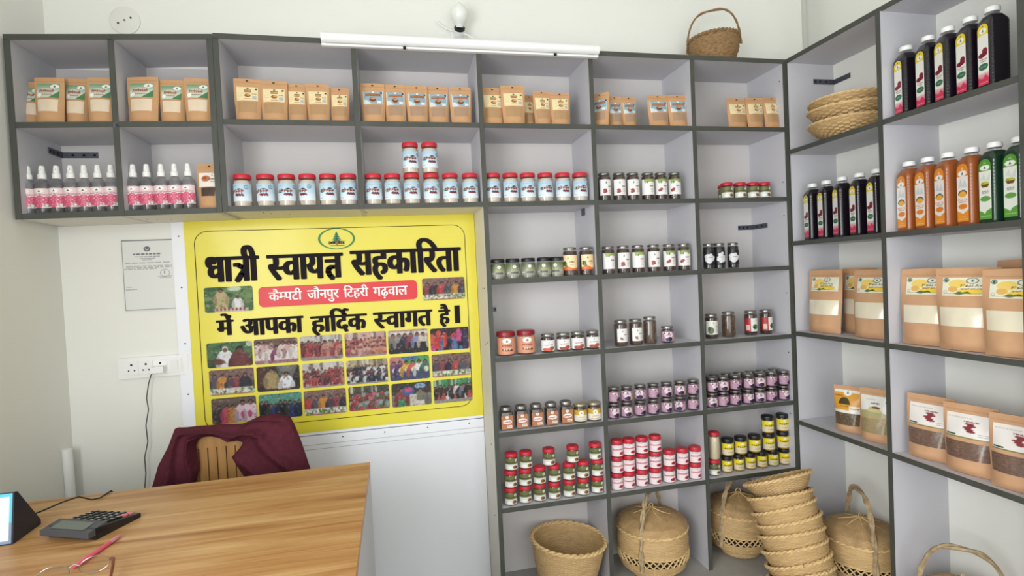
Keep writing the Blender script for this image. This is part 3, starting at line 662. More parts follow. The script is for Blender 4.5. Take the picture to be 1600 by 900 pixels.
def cv_p_spice():
    c = Canvas(110, 90, (222, 160, 60)); c.rect(0, .86, 1, 1, (236, 232, 222)); c.rect(0, .0, 1, .12, (236, 232, 222)); c.ell(.5, .86, .15, .14, (238, 238, 232)); c.logo(.5, .86, .10, .11, None)
    c.poly([(.18, .36)]+[(.4+.22*math.cos(t), .36+.3*math.sin(t)) for t in np.linspace(0, PI, 14)][::-1]+[(.62, .36)], (72, 66, 34)); c.scrawl(6, .18, .72, .32, .10, (150, 90, 30)); c.rect(.6, .12, .98, .3, (234, 226, 210)); c.words(.8, .2, .3, .04, (90, 80, 60), 3); c.words(.4, .27, .3, .03, (90, 60, 30), 2); return c
def cv_p_seed():
    c = Canvas(110, 90, (230, 228, 220)); c.poly([(0, 0), (1, 0), (1, .2), (.5, .34), (0, .28)], (176, 168, 120)); c.ell(.5, .42, .2, .08, (206, 178, 120)); c.ell(.54, .47, .14, .05, (90, 70, 50)); c.ell(.5, .32, .28, .07, (206, 196, 140)); c.scrawl(7, .5, .66, .3, .10, (100, 80, 70)); c.words(.35, .82, .3, .04, (180, 180, 170), 2); c.ell(.84, .78, .1, .09, (240, 240, 236)); c.logo(.84, .78, .07, .07, None); return c
def cv_p_dry():
    c = Canvas(90, 80, (234, 228, 220)); c.ell(.34, .58, .22, .22, (190, 120, 80)); c.ell(.3, .62, .1, .1, (150, 76, 50)); c.scrawl(8, .70, .56, .44, .14, (120, 60, 50)); c.scrawl(5, .75, .36, .3, .1, (120, 60, 50)); c.ring(.74, .86, .14, .11, .2, (90, 110, 100)); return c
def cv_seedwin(base, spots, seed):
    c = Canvas(80, 48, base); r = random.Random(seed)
    for k in range(420): c.ell(r.random(), r.random(), .018, .018, spots[k % len(spots)], .8)
    c.poly([(.78, 0), (.84, 1), (.88, 1), (.84, 0)], (226, 222, 214), .5); return c
P = {
 'green': lambda v: pouch(.105, .160, .040, 10+v, cv_p_green(), (.10, .86, .54, .86), (.14, .84, .24, .50), MT['win_white'], 'kraft', hole=False),
 'brown': lambda v: pouch(.092, .152, .036, 20+v, cv_p_brown(), (.10, .90, .47, .80), (.12, .86, .20, .44), MT['win_brown']),
 'blue': lambda v: pouch(.092, .150, .036, 30+v, cv_p_blue(), (.10, .92, .46, .80), (.14, .84, .20, .43), MT['win_grey']),
 'makki': lambda v: pouch(.178, .282, .070, 40+v, cv_p_makki(), (.12, .92, .66, .88), (.08, .95, .29, .52), MT['win_flour'], 'kraft2', hole=False),
 'redrice': lambda v: pouch(.150, .222, .060, 50+v, cv_p_red(), (.08, .94, .52, .86), (.05, .95, .22, .47), None, 'kraft2', cv_seedwin((112, 88, 74), [(88, 66, 58), (140, 114, 96), (124, 96, 84)], 3), hole=False),
 'spice': lambda v: pouch(.110, .190, .050, 60+v, cv_p_spice(), (.04, .96, .42, .92), (.05, .95, .16, .42), None, 'kraft2', cv_seedwin((96, 80, 60), [(64, 52, 40), (150, 130, 100), (120, 100, 74)], 5), hole=False),
 'seed': lambda v: pouch(.130, .205, .052, 70+v, cv_p_seed(), (.05, .95, .46, .86), (.06, .94, .17, .44), None, 'kraft2', cv_seedwin((160, 142, 104), [(140, 122, 86), (176, 160, 124)], 6), hole=False),
 'dry': lambda v: pouch(.086, .165, .036, 80+v, cv_p_dry(), (.10, .92, .48, .80), (.2, .9, .27, .46), None, 'kraft', cv_seedwin((70, 54, 46), [(44, 34, 30), (100, 80, 66)], 8)),
}
def place_pouch(kind, v, x, Y, z, rz, label, group, lean=.06, scale=None):
    return put('p'+kind+str(v), lambda: P[kind](v), (x, Y, z+.0006), (-lean, 0, rz), label, group, scale)
GP = 'kraft pouches along the top row'
def row_pouch(kind, items, zf, Y0, desc, col, wid, count0=0):
    for i, (a, b, top, bot, dy, rz) in enumerate(items):
        Y = Y0+dy; cx = (a+b)/2; x = ulin(cx, Y, zf+.08); w = abs(ulin(b, Y, zf+.08)-ulin(a, Y, zf+.08))
        zz = zf(x) if callable(zf) else zf
        place_pouch(kind, i % 3, x, Y, zz, rz, lab(i+count0, desc, 0, col), GP, scale=(w/wid, .9, top))
zL = lz(1, -2.8)+h+.0004; zL2 = lz(1, -2.5)+h+.0002; zM = MZ[1]+h
row_pouch('green', [(32, 66, .98, 0, .075, 0), (53, 101, 1.0, 0, .035, 0), (100, 139, 1.05, 0, .06, .03), (136, 180, 1.02, 0, .03, 0)], zL+.001, 0, 'kraft pouch with green label', 0, .105)
row_pouch('green', [(191, 225, .98, 0, .095, 0), (197, 249, 1.04, 0, .04, -.1), (249, 290, 1.0, 0, .045, 0), (288, 332, 1.02, 0, .03, 0)], zL2+.0015, 0, 'kraft pouch with green label', 1, .105)
row_pouch('brown', [(366, 408, 1.06, 0, .04, .05), (407, 450, 1.04, 0, .045, .03), (448, 480, 1.0, 0, .055, 0), (479, 515.6, .99, 0, .045, 0), (515.6, 546, .93, 0, .055, 0)], zM, 0, 'kraft pouch with cream label', 2, .092)
row_pouch('blue', [(564, 602, 1.05, 0, .04, 0), (601, 635, 1.05, 0, .045, 0), (635, 669, 1.02, 0, .04, 0), (668, 701.5, 1.04, 0, .05, 0), (703, 737, 1.02, 0, .04, 0)], zM, 0, 'kraft pouch with blue-grey label', 3, .092)
row_pouch('brown', [(753, 788, 1.04, 0, .05, 0), (784, 821, 1.08, 0, .035, 0), (817, 838, .95, 0, .09, 0), (834, 861, .98, 0, .045, 0), (860, 891, .95, 0, .045, 0)], zM, 0, 'kraft pouch with cream label', 4, .092)
row_pouch('blue', [(922, 951, .98, 0, .05, -.7), (950, 973, .96, 0, .07, 0), (972, 995, .96, 0, .07, 0), (1013, 1045, .97, 0, .045, 0), (1045, 1074, .98, 0, .04, 0)], zM, 0, 'kraft pouch with blue-grey label', 5, .092)
row_pouch('brown', [(1137, 1168, .93, 0, .045, 0), (1167, 1194, .95, 0, .04, 0), (1194, 1220, .98, 0, .04, 0)], zM, 0, 'kraft pouch with cream label', 6, .092)
x = ulin(328, .045, 1.66); place_pouch('dry', 0, x, .045, lz(2, x)+h+.0006, -.1, 'slim kraft pouch with dark window right of the rose spray bottles', 'kraft pouches on the lower shelves')
# ------------------------------------------------------------------ juice bottles (label faces -x)
def cv_b_red():
    c = Canvas(44, 176, (232, 230, 222)); c.rect(0, .80, 1, 1, (226, 200, 50)); c.ell(.5, .885, .34, .045, (238, 238, 230)); c.logo(.5, .885, .26, .04, None); c.ell(.5, .955, .07, .012, (60, 60, 30)); c.ell(.5, .80, .5, .02, (232, 230, 222))
    c.ell(.66, .55, .26, .055, (128, 30, 50)); c.ell(.34, .49, .30, .04, (128, 30, 50)); c.ell(.55, .5, .34, .035, (116, 24, 44)); c.scrawl(7, .5, .42, .72, .025, (90, 50, 60)); c.words(.5, .385, .5, .012, (90, 70, 80), 2)
    c.ell(.5, .30, .44, .055, (50, 104, 78)); c.words(.5, .30, .5, .012, (190, 214, 200), 3); c.grad((196, 40, 74), (232, 190, 190), 0, .2); c.poly([(0, 0), (1, 0), (1, .1), (.7, .17), (.4, .1), (0, .14)], (206, 56, 88)); c.words(.5, .04, .8, .01, (236, 200, 206), 5); return c
def cv_b_orange():
    c = Canvas(52, 176, (234, 230, 224)); c.rect(0, .78, 1, 1, (226, 138, 42)); c.ell(.5, .83, .38, .05, (240, 238, 232)); c.logo(.5, .83, .26, .04, None); c.rect(.40, .90, .60, .93, (236, 220, 190)); c.rect(.45, .907, .55, .923, (226, 138, 42)); c.poly([(.1, .6), (.35, .74), (.5, .62), (.7, .72), (.9, .58)], (206, 208, 210))
    for k in range(9):
        t = k*PI/8; c.ell(.5+.34*math.cos(t), .475+.06*math.sin(t), .07, .014, (70, 84, 50))
    c.ell(.5, .47, .32, .05, (240, 170, 60)); c.text('MALTA', .5, .375, .84, .042, (220, 108, 40)); c.words(.5, .335, .6, .016, (90, 60, 40), 2); c.ell(.5, .26, .42, .05, (226, 130, 44)); c.ring(.5, .26, .42, .05, .12, (236, 190, 130)); c.poly([(0, 0), (1, 0), (1, .2), (.72, .16), (.5, .13), (.28, .16), (0, .19)], (232, 146, 48)); c.words(.5, .08, .5, .012, (240, 200, 60), 3); c.words(.5, .04, .8, .01, (240, 210, 180), 4); return c
def cv_b_green():
    c = Canvas(52, 176, (232, 236, 224)); c.rect(0, .80, 1, 1, (86, 150, 52)); c.ell(.5, .855, .4, .045, (240, 240, 234)); c.logo(.5, .855, .26, .04, None); c.rect(.40, .92, .60, .95, (226, 236, 216)); c.rect(.45, .927, .55, .943, (60, 110, 40)); c.poly([(.1, .66), (.4, .76), (.6, .66), (.9, .76), (.9, .62)], (214, 220, 210))
    c.ell(.5, .59, .36, .035, (186, 196, 70)); c.ell(.3, .60, .12, .02, (150, 170, 50)); c.poly([(.12, .58), (.88, .58), (.7, .53), (.3, .53)], (120, 70, 46)); c.text('AMLA', .5, .46, .55, .03, (60, 66, 50)); c.words(.5, .43, .5, .012, (90, 90, 80), 2); c.ell(.5, .34, .42, .045, (100, 160, 70)); c.poly([(0, 0), (1, 0), (1, .18), (.6, .14), (.45, .09), (.3, .12), (0, .15)], (98, 160, 62)); c.words(.5, .05, .8, .01, (216, 232, 200), 4); return c
MT['jdark'] = mat('dark_syrup', (24, 18, 26), .22, .5, coat=.4); MT['jorange'] = mat('orange_syrup', (150, 82, 38), .3, .5, coat=.4, noise=(9, .08)); MT['jgreen'] = mat('green_syrup', (22, 52, 34), .25, .5, coat=.4)
def juice(kind):
    t = thing('juice_bottle', '', 'bottle'); a = .0300; N = 48
    prof = [(a*.92, 0.0003), (a, .004)]
    for k in range(17):
        z = .012+k*.0105; prof += [(a, z), (a*.985, z+.004), (a, z+.008)]
    prof += [(a, .196), (a*.93, .204), (a*.72, .214), (.0185, .219)]
    MB().lathe(prof, N, sq=6).build('syrup_body', MT['j'+kind], t, True)
    MB().lathe([(.0180, .2185), (.0185, .2185), (.0175, .224), (.0175, .231)], 24).build('neck', MT['pet'], t, True)
    n = 44; l = MB().lathe([(.0195, .229), (.0198, .230), (.0195, .243), (.0165, .2455), (.001, .2455)], n)
    for j in range(3):
        for i in range(0, n, 2):
            x, y, z = l.v[j*n+i]; l.v[j*n+i] = (x*.97, y*.97, z)
    l.build('cap', MT['white'], t, True)
    cv = {'dark': cv_b_red, 'orange': cv_b_orange, 'green': cv_b_green}[kind](); w = .0185 if kind == 'dark' else .0215; z0, z1 = .013, .196
    def fn(u, v):
        y = (u-.5)*2; z = z0+(z1-z0)*v; r = w/(z1-z0)
        if v > 1-r: hw = w*math.sqrt(max(0, 1-((v-(1-r))/r)**2))
        else: hw = w
        return (-a*1.012-.0004, -y*hw, z)
    new_obj('label', cv.mesh('label', fn, 40, 120, MT['gprint']), t)
    return t
def bottles(kind, pys, zb, row, col, desc, names):
    for i, y in enumerate(pys):
        put('j'+kind, lambda: juice(kind), (.062+.003*math.sin(i*3), y, zb+h+.0004), (0, 0, -.24+.03*math.sin(i*2.2)), names[i]+' '+desc, 'syrup bottles on the right shelves')
o5 = ORD[:5]
bottles('dark', [-.524, -.604, -.671, -.739, -.806], RZ[1], 0, 8, 'dark red syrup bottle from left on the top right shelf', o5)
bottles('dark', [-.072, -.150, -.232, -.314, -.396], RZ[2], 1, 7, 'dark red syrup bottle from left, second right-wall shelf, corner column', o5)
bottles('orange', [-.524, -.592, -.662, -.734], RZ[2], 1, 8, 'orange syrup bottle from left on the right shelves', ORD[:4])
bottles('green', [-.802, -.870], RZ[2], 1, 8, 'of two green syrup bottles at the right edge of the shelves', ['left', 'right'])
# big pouches on the right shelves
GR = 'large kraft pouches on the right shelves'
def rpouch(kind, v, X, y, zb, rz, label, lean=.05, scale=None):
    return put('p'+kind+str(v), lambda: P[kind](v), (X, y, zb+h+.0006), (0, 0, 0), label, GR, scale), rz, lean
def rp(*a, **k):
    o, rz, lean = rpouch(*a, **k); o.rotation_euler = Matrix.Rotation(rz, 3, 'Z').to_4x4().to_3x3().to_euler()
    o.rotation_euler = (Matrix.Rotation(rz, 3, 'Z') @ Matrix.Rotation(-lean, 3, 'X')).to_euler(); return o
rp('makki', 0, .065, -.113, RZ[3], -1.52, 'leftmost large flour pouch on the middle right shelf, corner column', scale=(.98, 1, .96))
rp('makki', 1, .150, -.200, RZ[3], -1.55, 'flour pouch half hidden behind another, middle right shelf, corner column', scale=(.9, .8, .97))
rp('makki', 2, .070, -.352, RZ[3], -1.45, 'front flour pouch touching the divider, middle right shelf, corner column', scale=(.95, 1, .95))
rp('makki', 0, .062, -.577, RZ[3], -1.36, 'left flour pouch with yellow label, middle right shelf, second column', scale=(1.0, 1, .95))
rp('makki', 1, .052, -.716, RZ[3], -1.34, 'middle flour pouch with yellow label, middle right shelf, second column', scale=(.98, 1, .95))
rp('makki', 2, .044, -.868, RZ[3], -1.34, 'rightmost flour pouch with yellow label, cut by the frame edge', scale=(1.0, 1, .93))
rp('makki', 0, .165, -.800, RZ[3], -1.55, 'flour pouch standing behind the others, only its top edge visible', scale=(.9, .8, 1.02))
rp('spice', 0, .060, -.228, RZ[4], -1.15, 'small pouch with orange label and seed window, lower right shelf')
rp('seed', 0, .055, -.365, RZ[4], -1.25, 'pouch with white label and pale seed window beside the orange one', scale=(.92, 1, 1))
rp('redrice', 0, .060, -.575, RZ[4], -1.35, 'left of three white-labelled red rice pouches, lower right shelf')
rp('redrice', 1, .050, -.716, RZ[4], -1.35, 'middle of three white-labelled red rice pouches, lower right shelf')
rp('redrice', 2, .045, -.862, RZ[4], -1.30, 'right of three white-labelled red rice pouches, cut by the frame edge')
# ------------------------------------------------------------------ baskets
def weave(prof, stakes, mat_, amp=.0011, per=2, rowh=.0052):
    """woven shell: prof = list of (r,z); weavers pass in front of and behind the stakes"""
    P_ = [Vector((r, 0, z)) for r, z in prof]; L = [0]
    for i in range(1, len(P_)): L.append(L[-1]+(P_[i]-P_[i-1]).length)
    rows = max(4, int(L[-1]/rowh)); n = stakes*4; b = MB(); ny = rows*per
    for j in range(ny+1):
        d = L[-1]*j/ny; k = 1
        while k < len(L)-1 and L[k] < d: k += 1
        t = (d-L[k-1])/max(1e-9, L[k]-L[k-1]); p = P_[k-1].lerp(P_[k], t); q = (P_[k]-P_[k-1]).normalized(); nx, nz = q.z, -q.x
        for i in range(n):
            th = 2*PI*i/n; row = j//per; ph = math.sin(stakes*th+(PI if row % 2 else 0)); e = amp*ph+(amp*.6 if (j % per) else -amp*.4)
            r = p.x+nx*e; b.v.append((r*math.cos(th), r*math.sin(th), p.z+nz*e))
    for j in range(ny):
        for i in range(n):
            k = (i+1) % n; b.f.append((j*n+i, j*n+k, (j+1)*n+k, (j+1)*n+i))
    return b
def braid(R, z, r=.0045, turns=30, n=6):
    b = MB()
    for s in range(2):
        pts = []; m = turns*6
        for i in range(m):
            t = 2*PI*i/m; a = turns*t/1.0*.5+PI*s
            rr = R+r*.8*math.cos(a); pts.append((rr*math.cos(t), rr*math.sin(t), z+r*.8*math.sin(a)))
        b.tube(pts, r, n, closed=True)
    return b
def twist_handle(w, hgt, r=.006, z0=0.):
    b = MB()
    for s in range(2):
        pts = []
        for i in range(61):
            t = PI*i/60; a = 9*t+PI*s; ct = math.cos(t); x = -w*math.copysign(abs(ct)**.62, ct); z = z0+hgt*math.sin(t)
            pts.append((x+r*.6*math.cos(a)*math.cos(t), r*.8*math.sin(a), z+r*.6*math.cos(a)*math.sin(t)))
        b.tube(pts, r, 6)
    return b
def basket(name, label, cat, loc, rot, R, Rb, H, m='cane', group=None, bulge=0, stakes=26, rim_r=.0045, rimm='canerim', turns=34, amp=.0011, rowh=.0052):
    t = thing(name, label, cat, loc, rot, group)
    pr = [(0.004, .003), (Rb*.6, .002), (Rb, .004)]
    for k in range(1, 11):
        q = k/10; pr.append((Rb+(R-Rb)*q+bulge*math.sin(PI*q), .004+(H-.004)*q))
    weave(pr, stakes, m, amp, 2, rowh).build('woven_body', MT[m], t, True)
    braid(R, H, rim_r, turns).build('rim', MT[rimm], t, True)
    return t
basket('wicker_basket', 'dark wicker basket with hoop handle on top of the shelving', 'basket', (-.272, .110, 2.211), (0, -.02, -.59), .108, .080, .118, 'canedark', None, .010, 18, .005, 'canedark', 40, .002, .010)
tb = [o for o in COL.objects if o.get('label', '').startswith('dark wicker')][0]
twist_handle(.114, .172, .0038, .080).build('handle', MT['canedark'], tb, True)
basket('woven_basket', 'open round cane basket in the bottom cell left of the lidded one', 'basket', (-1.095, .068, ZF+.012), (0, .09, .0), .155, .112, .192, 'cane', None, .004, 30, .0055)
def lidded(label, loc, rz, R, H, handle_rot, hh=.19, waist=True):
    t = thing('lidded_basket', label, 'basket', loc, (0, 0, rz), 'lidded cane baskets along the floor')
    zo = H*.40; zo2 = zo+.030
    lowp = [(.004, .003), (R*.62, .003), (R*.68, .012), (R*.70, .03), (R*.92, zo*.55), (R*.99, zo)]
    weave(lowp, 28, 'cane').build('woven_body', MT['cane'], t, True)
    weave([(R*1.0, zo2), (R*1.01, zo2+(H-zo2)*.5), (R*.97, H)], 28, 'cane').build('woven_body', MT['cane'], t, True)
    z = MB(); n = 17
    for s in range(2):
        pts = []
        for i in range(n*2):
            a = 2*PI*i/(n*2); up = (i+s) % 2; pts.append((R*math.cos(a), R*math.sin(a), zo2-.001 if up else zo+.001))
        z.tube(pts, .0042, 5, closed=True)
    z.build('openwork_band', MT['canerim'], t, True)
    MB().lathe([(R*.93, zo-.004), (R*.93, zo2+.004)], 32, cap=False).build('painted_inner_shade', MT['hole'], t)  # added near-black sleeve: shade inside the basket painted behind the openwork gaps
    braid(R*.99, zo2+.004, .003, 40, 5).build('band_rim', MT['canerim'], t, True)
    braid(R*.985, H, .004, 34).build('rim', MT['canerim'], t, True)
    lp = [(R*1.0, H+.002), (R*.99, H+.016), (R*.90, H+.030), (R*.66, H+.046), (R*.34, H+.058), (R*.10, H+.068), (.004, H+.071)]
    lo = weave(lp, 30, 'cane').build('basket_lid', MT['cane2'], t, True)
    lo.data.materials[0] = MT['canelid']
    q = MB(); q.tube([(.011*math.cos(a), 0, H+.080+.011*math.sin(a)) for a in np.linspace(0, 2*PI, 13)[:-1]], .0022, 6, closed=True); q.build('lid_loop', MT['canerim'], lo, True)
    q = MB()
    for k in range(7):
        a = k*2*PI/7; q.tube([(R*.05*math.cos(a), R*.05*math.sin(a), H+.073), (R*.32*math.cos(a), R*.32*math.sin(a), H+.060), (R*.55*math.cos(a+.1), R*.55*math.sin(a+.1), H+.053)], [.003, .0022, .001], 5)
    q.build('lid_tie', MT['canerim'], lo, True)
    ho = twist_handle(R*1.06, hh+H*.22, .0066, H*.33).build('handle', MT['vine'], t, True); ho.rotation_euler = (0, 0, handle_rot)
    return t
MT['canelid'] = mat('cane_lid', (180, 148, 104), .6, .3, noise=(24, .2), bump=(160, .12))
lidded('large lidded cane basket with tall twisted handle, bottom cell, sixth column', (-.690, .075, ZF+.002), .2, .152, .205, .62, .235)
lidded('lidded cane basket partly behind the basket stack, bottom of seventh column', (-.235, .105, ZF+.002), -.3, .135, .200, .70, .235)
lidded('lidded cane basket right of the stack, floor cell of the right shelves', (.085, -.245, ZF+.002), .5, .142, .190, .62, .27)
lidded('lidded basket with arched handle at the bottom right corner of the photo', (.075, -.665, ZF+.002), .1, .125, .160, 2.1, .25)
NB = 8
rims = [(1214, 747), (1218, 772), (1224, 791), (1232, 811), (1236, 831), (1241, 852), (1247, 873), (1251, 893)]
for k, (u, v) in enumerate(rims):       # the stack leans back into the corner
    Hk = .078 if k == 0 else .095; Rk = .133 if k == 0 else .124
    c_ = at(u, v, -.165-.017*k); rot = Matrix.Rotation(-.42+.02*math.sin(k*2.4), 3, 'X') @ Matrix.Rotation(-.10+.05*math.sin(k*1.9), 3, 'Y')
    o_ = Vector((c_[0], c_[1], c_[2]))-rot @ Vector((0, 0, Hk))
    basket('woven_bowl', '%s tapered cane basket from the top of the leaning nested stack' % ORD[k], 'basket', o_, (rot @ Matrix.Rotation(k*.7, 3, 'Z')).to_euler(), Rk, .078 if k == 0 else .096, Hk, 'cane', 'nested cane baskets in the floor stack', .004, 24, .0042)
for k, (dz, R) in enumerate(((0, .150), (.056, .152), (.086, .148))):
    basket('woven_bowl', ['lowest', 'middle', 'topmost'][k]+' shallow woven bowl of three on the upper right shelf', 'basket', (.118, -.222, RZ[1]+h+.003+dz), (.03*(k == 2), -.04*(k == 1), k*.9), R, .085, .062, 'cane', 'shallow woven bowls on the right shelf', .012, 20, .0036, 'canerim', 34, .0022, .009)
# ------------------------------------------------------------------ lamps and fittings above the shelves
tl = thing('tube_light', 'unlit white fluorescent batten along the top edge of the shelving', 'lamp', (0, 0, 0))
x0, x1 = ulin(501, -.03, 2.205), ulin(936, -.03, 2.205)
MB().box(x0, x1, -.020, -.003, 2.176, 2.184).build('base_lip', MT['white'], tl)
MB().tube([(x0+.012, -.021, 2.204), (x1-.012, -.021, 2.204)], .0185, 20).build('diffuser', mat('frosted_tube', (238, 238, 238), .35, .5), tl, True)
for xx in (x0, x1-.014): MB().tube([(xx, -.021, 2.204), (xx+.014, -.021, 2.204)], .0195, 20).build('end_cap', MT['white'], tl, True)
for px in (632, 868):
    xx = ulin(px, -.03, 2.18); MB().box(xx-.005, xx+.005, -.030, -.022, 2.172, 2.180).build('clip', MT['hole'], tl)
b = at(717, 48, .21); bl = thing('light_bulb', 'unlit frosted bulb in a wall holder above the tube light', 'lamp', (b[0], YB, b[2]-.006)); bl.scale = (1.25, 1.25, 1.25)
MB().box(-.026, .026, -.014, 0, -.042, .012).build('mounting_block', MT['white'], bl)
MB().tube([(0, -.012, -.012), (0, -.035, -.006), (0, -.05, .004)], .017, 16).build('bulb_holder', MT['white'], bl, True)
MB().tube([(0, -.048, .0025), (0, -.053, .006)], .0185, 16).build('holder_ring', MT['black'], bl, True)
pts = []; rr = []
for k in range(13):
    q = k/12; pts.append((0, -.052-.022*q, .006+.074*q)); rr.append(max(.001, [.012, .014, .018, .023, .0265, .0285, .0295, .0295, .028, .025, .020, .013, .002][k]))
MB().tube(pts, rr, 20).build('bulb', mat('frosted_bulb', (232, 234, 228), .2, .5), bl, True)
MB().tube([(-.075, -.012, .045), (-.065, -.012, .035), (-.045, -.014, .02), (-.02, -.02, .008), (.0, -.04, -.004), (.025, -.05, -.016), (.045, -.055, -.03)], .0024, 6).build('white_cord', MT['white'], bl, True)
b = at(196, 33, .25); rp_ = thing('ceiling_rose', 'round white blank fitting plate on the wall above the corner cabinet', 'fitting', (b[0], YB, b[2]))
q = MB(); q.tube([(0, 0, 0), (0, -.006, 0), (0, -.008, 0)], [.052, .052, .046], 36); q.build('round_plate', mat('plate_white', (228, 228, 220), .5), rp_, True)
for dx, dz in ((-.022, -.012), (.0, .0), (.022, .010)):
    q = MB(); q.tube([(dx, -.008, dz), (dx, -.010, dz)], .0035, 8); q.build('terminal', MT['hole'] if dx else MT['steel'], rp_)
# ------------------------------------------------------------------ switchboard, charger, notice
a_, b_ = at(187, 577, .25), at(296, 567, .25)
sw = thing('switchboard', 'white modular socket board on the wall below the notice', 'socket', ((a_[0]+b_[0])/2, YB, (a_[2]+b_[2])/2), (0, .0, 0))
hw = (b_[0]-a_[0])/2
MB().box(-hw, hw, -.012, 0, -.040, .040).build('frame_plate', MT['white'], sw)
MB().box(-hw+.02, hw-.02, -.0145, -.012, -.028, .028).build('inner_plate', MT['white'], sw)
mw = (2*hw-.045)/4
for k in range(4):
    cx = -hw+.0225+mw*(k+.5); o = MB().box(cx-mw/2+.0015, cx+mw/2-.0015, -.0168, -.0145, -.025, .025).build('socket_module' if k < 3 else 'rocker_switch', MT['white'], sw)
    if k < 3:
        for dx, dz, r in ((0, .012, .0042), (-.010, -.010, .003), (.010, -.010, .003)):
            q = MB(); q.tube([(cx+dx, -.0165, dz), (cx+dx, -.0172, dz)], r, 10); q.build('pin_hole', MT['hole'], o)
    else: MB().grid(lambda u, v: (cx+(u-.5)*.026, -.0172-.004*v, (v-.5)*.04), 1, 1).build('rocker', MT['white'], o)
ch = thing('phone_charger', 'white charger plugged into the third socket with a thin dark cable', 'charger', (sw.location[0]-hw+.0225+mw*2.45, YB-.017, sw.location[2]-.010))
MB().box(-.022, .022, -.030, 0, -.012, .012).build('plug_body', MT['white'], ch)
cp = []
for u, v in ((252, 577), (243, 578), (236, 586), (232, 600), (229, 622), (232, 640), (228, 665), (231, 690), (226, 715), (228, 740), (226, 765), (225, 800)):
    p = at(u, v, .22); cp.append((p[0]-ch.location[0], p[1]-ch.location[1], p[2]-ch.location[2]))
MB().tube(cp, .0018, 6).build('charging_cable', MT['black'], ch, True)
c = Canvas(150, 200, (222, 223, 219)); c.noise(2, 3)
for (x0_, y0_, x1_, y1_) in ((.02, .02, .025, .98), (.965, .2, .972, .98), (.02, .975, .97, .983), (.02, .018, .99, .026)): c.rect(x0_, y0_, x1_, y1_, (60, 60, 64))
c.ring(.48, .86, .06, .035, .45, (90, 90, 94)); c.ell(.48, .865, .02, .015, (100, 100, 104)); c.words(.48, .79, .52, .022, (90, 90, 94), 1); c.words(.48, .755, .46, .011, (120, 120, 124), 2); c.words(.48, .73, .28, .010, (120, 120, 124), 3); c.words(.48, .71, .18, .009, (130, 130, 134), 4)
c.words(.48, .67, .84, .009, (130, 130, 134), 5); c.words(.5, .625, .84, .010, (140, 140, 144), 6); c.words(.5, .605, .84, .010, (120, 120, 124), 7); c.words(.34, .585, .6, .010, (130, 130, 134), 8)
c.ring(.79, .52, .09, .055, .12, (150, 150, 160)); c.ell(.78, .53, .015, .03, (120, 120, 140), .6); c.words(.79, .475, .26, .012, (110, 110, 116), 9); c.words(.79, .455, .2, .008, (130, 130, 134), 10); c.words(.12, .34, .1, .008, (130, 130, 134), 11); c.words(.15, .305, .2, .010, (120, 120, 124), 12)
n0, n1, n2 = at(188, 376, .25), at(271, 374, .25), at(194, 488, .25)
nt_ = thing('notice', 'white printed certificate sheet with thin black border left of the banner', 'paper', (n0[0], YB-.0005, n2[2]))
nw, nh = n1[0]-n0[0]+.004, n0[2]-n2[2]+.004
new_obj('paper_sheet', c.mesh('paper_sheet', lambda u, v: (u*nw, -.0012-.003*math.sin(PI*u)*math.sin(PI*v)-.002*(u*v)**3, v*nh), 150, 200, MT['pprint']), nt_)
# white conduit stub in the corner
w0, w1 = at(94, 702, .2), at(106, 790, .2)
cdx = thing('plastic_pipe', 'white plastic channel standing in the left corner behind the desk', 'pipe', (-2.93, .19, ZF))
MB().tube([(-.012, 0, 0), (-.02, 0, w0[2]-ZF)], .016, 14).build('pipe', MT['white'], cdx, True)
# ------------------------------------------------------------------ banner
MT['yellow'] = mat('banner_yellow', (224, 211, 62), .38, .4, coat=.2, noise=(3, .03)); MT['ink'] = mat('banner_ink', (30, 22, 28), .7, .15); MT['inkred'] = mat('banner_red', (214, 44, 50), .4); MT['inkwhite'] = mat('banner_white', (240, 238, 236), .45)
MT['inkgreen'] = mat('banner_green', (40, 130, 60), .45); MT['board'] = mat('white_board', (238, 240, 245), .5, .3); MT['line'] = mat('panel_gap', (70, 74, 82), .7)
bx0, bx1, bz0, bz1 = -2.533, -1.3885, .700, 1.5815
ban = thing('banner', 'large yellow shop banner with black Hindi heading and rows of photos', 'banner', (bx0, YB-.010, bz0))
BW, BH = bx1-bx0, bz1-bz0
MB().box(-.045, BW, .0, .0095, -.052, BH-.001).build('backing_board', MT['board'], ban)
MB().box(-.045, BW, -.0008, 0, -.014, -.0115).build('panel_joint', MT['line'], ban)
MB().box(-.045, BW, .0, .0095, ZF-bz0, -.0535).build('lower_board', MT['board'], ban)
MB().box(-.045, BW, -.0006, .0, -.072, -.0712).build('panel_joint', MT['edge'], ban)
MB().grid(lambda u, v: (u*BW, -.0015-.0015*abs(math.sin(u*9+v*2))*(v > .9 or u > .96), v*BH), 60, 40).build('banner_sheet', MT['yellow'], ban, True)
holes(ban, [(-.02, -.0005, z) for z in (.82, .62, .40, .2)]+[(x, -.0005, -.03) for x in (.55, .72, .9, 1.08)], 'y')
LY = -.0042
def bpos(px, py): p = at(px, py, YB-.012); return p[0]-bx0, p[2]-bz0
def bmesh_flat(name, V, F, m, y=LY):
    me = bpy.data.meshes.new(name); me.from_pydata([(a, y, b) for a, b in V], [], F); me.materials.append(m); me.update(); return new_obj(name, me, ban)
def rrect(x0, z0, x1, z1, r, n=5):
    P = []
    for cx, cz, a0 in ((x1-r, z0+r, -PI/2), (x1-r, z1-r, 0), (x0+r, z1-r, PI/2), (x0+r, z0+r, PI)):
        for k in range(n+1): a = a0+PI/2*k/n; P.append((cx+r*math.cos(a), cz+r*math.sin(a)))
    return P
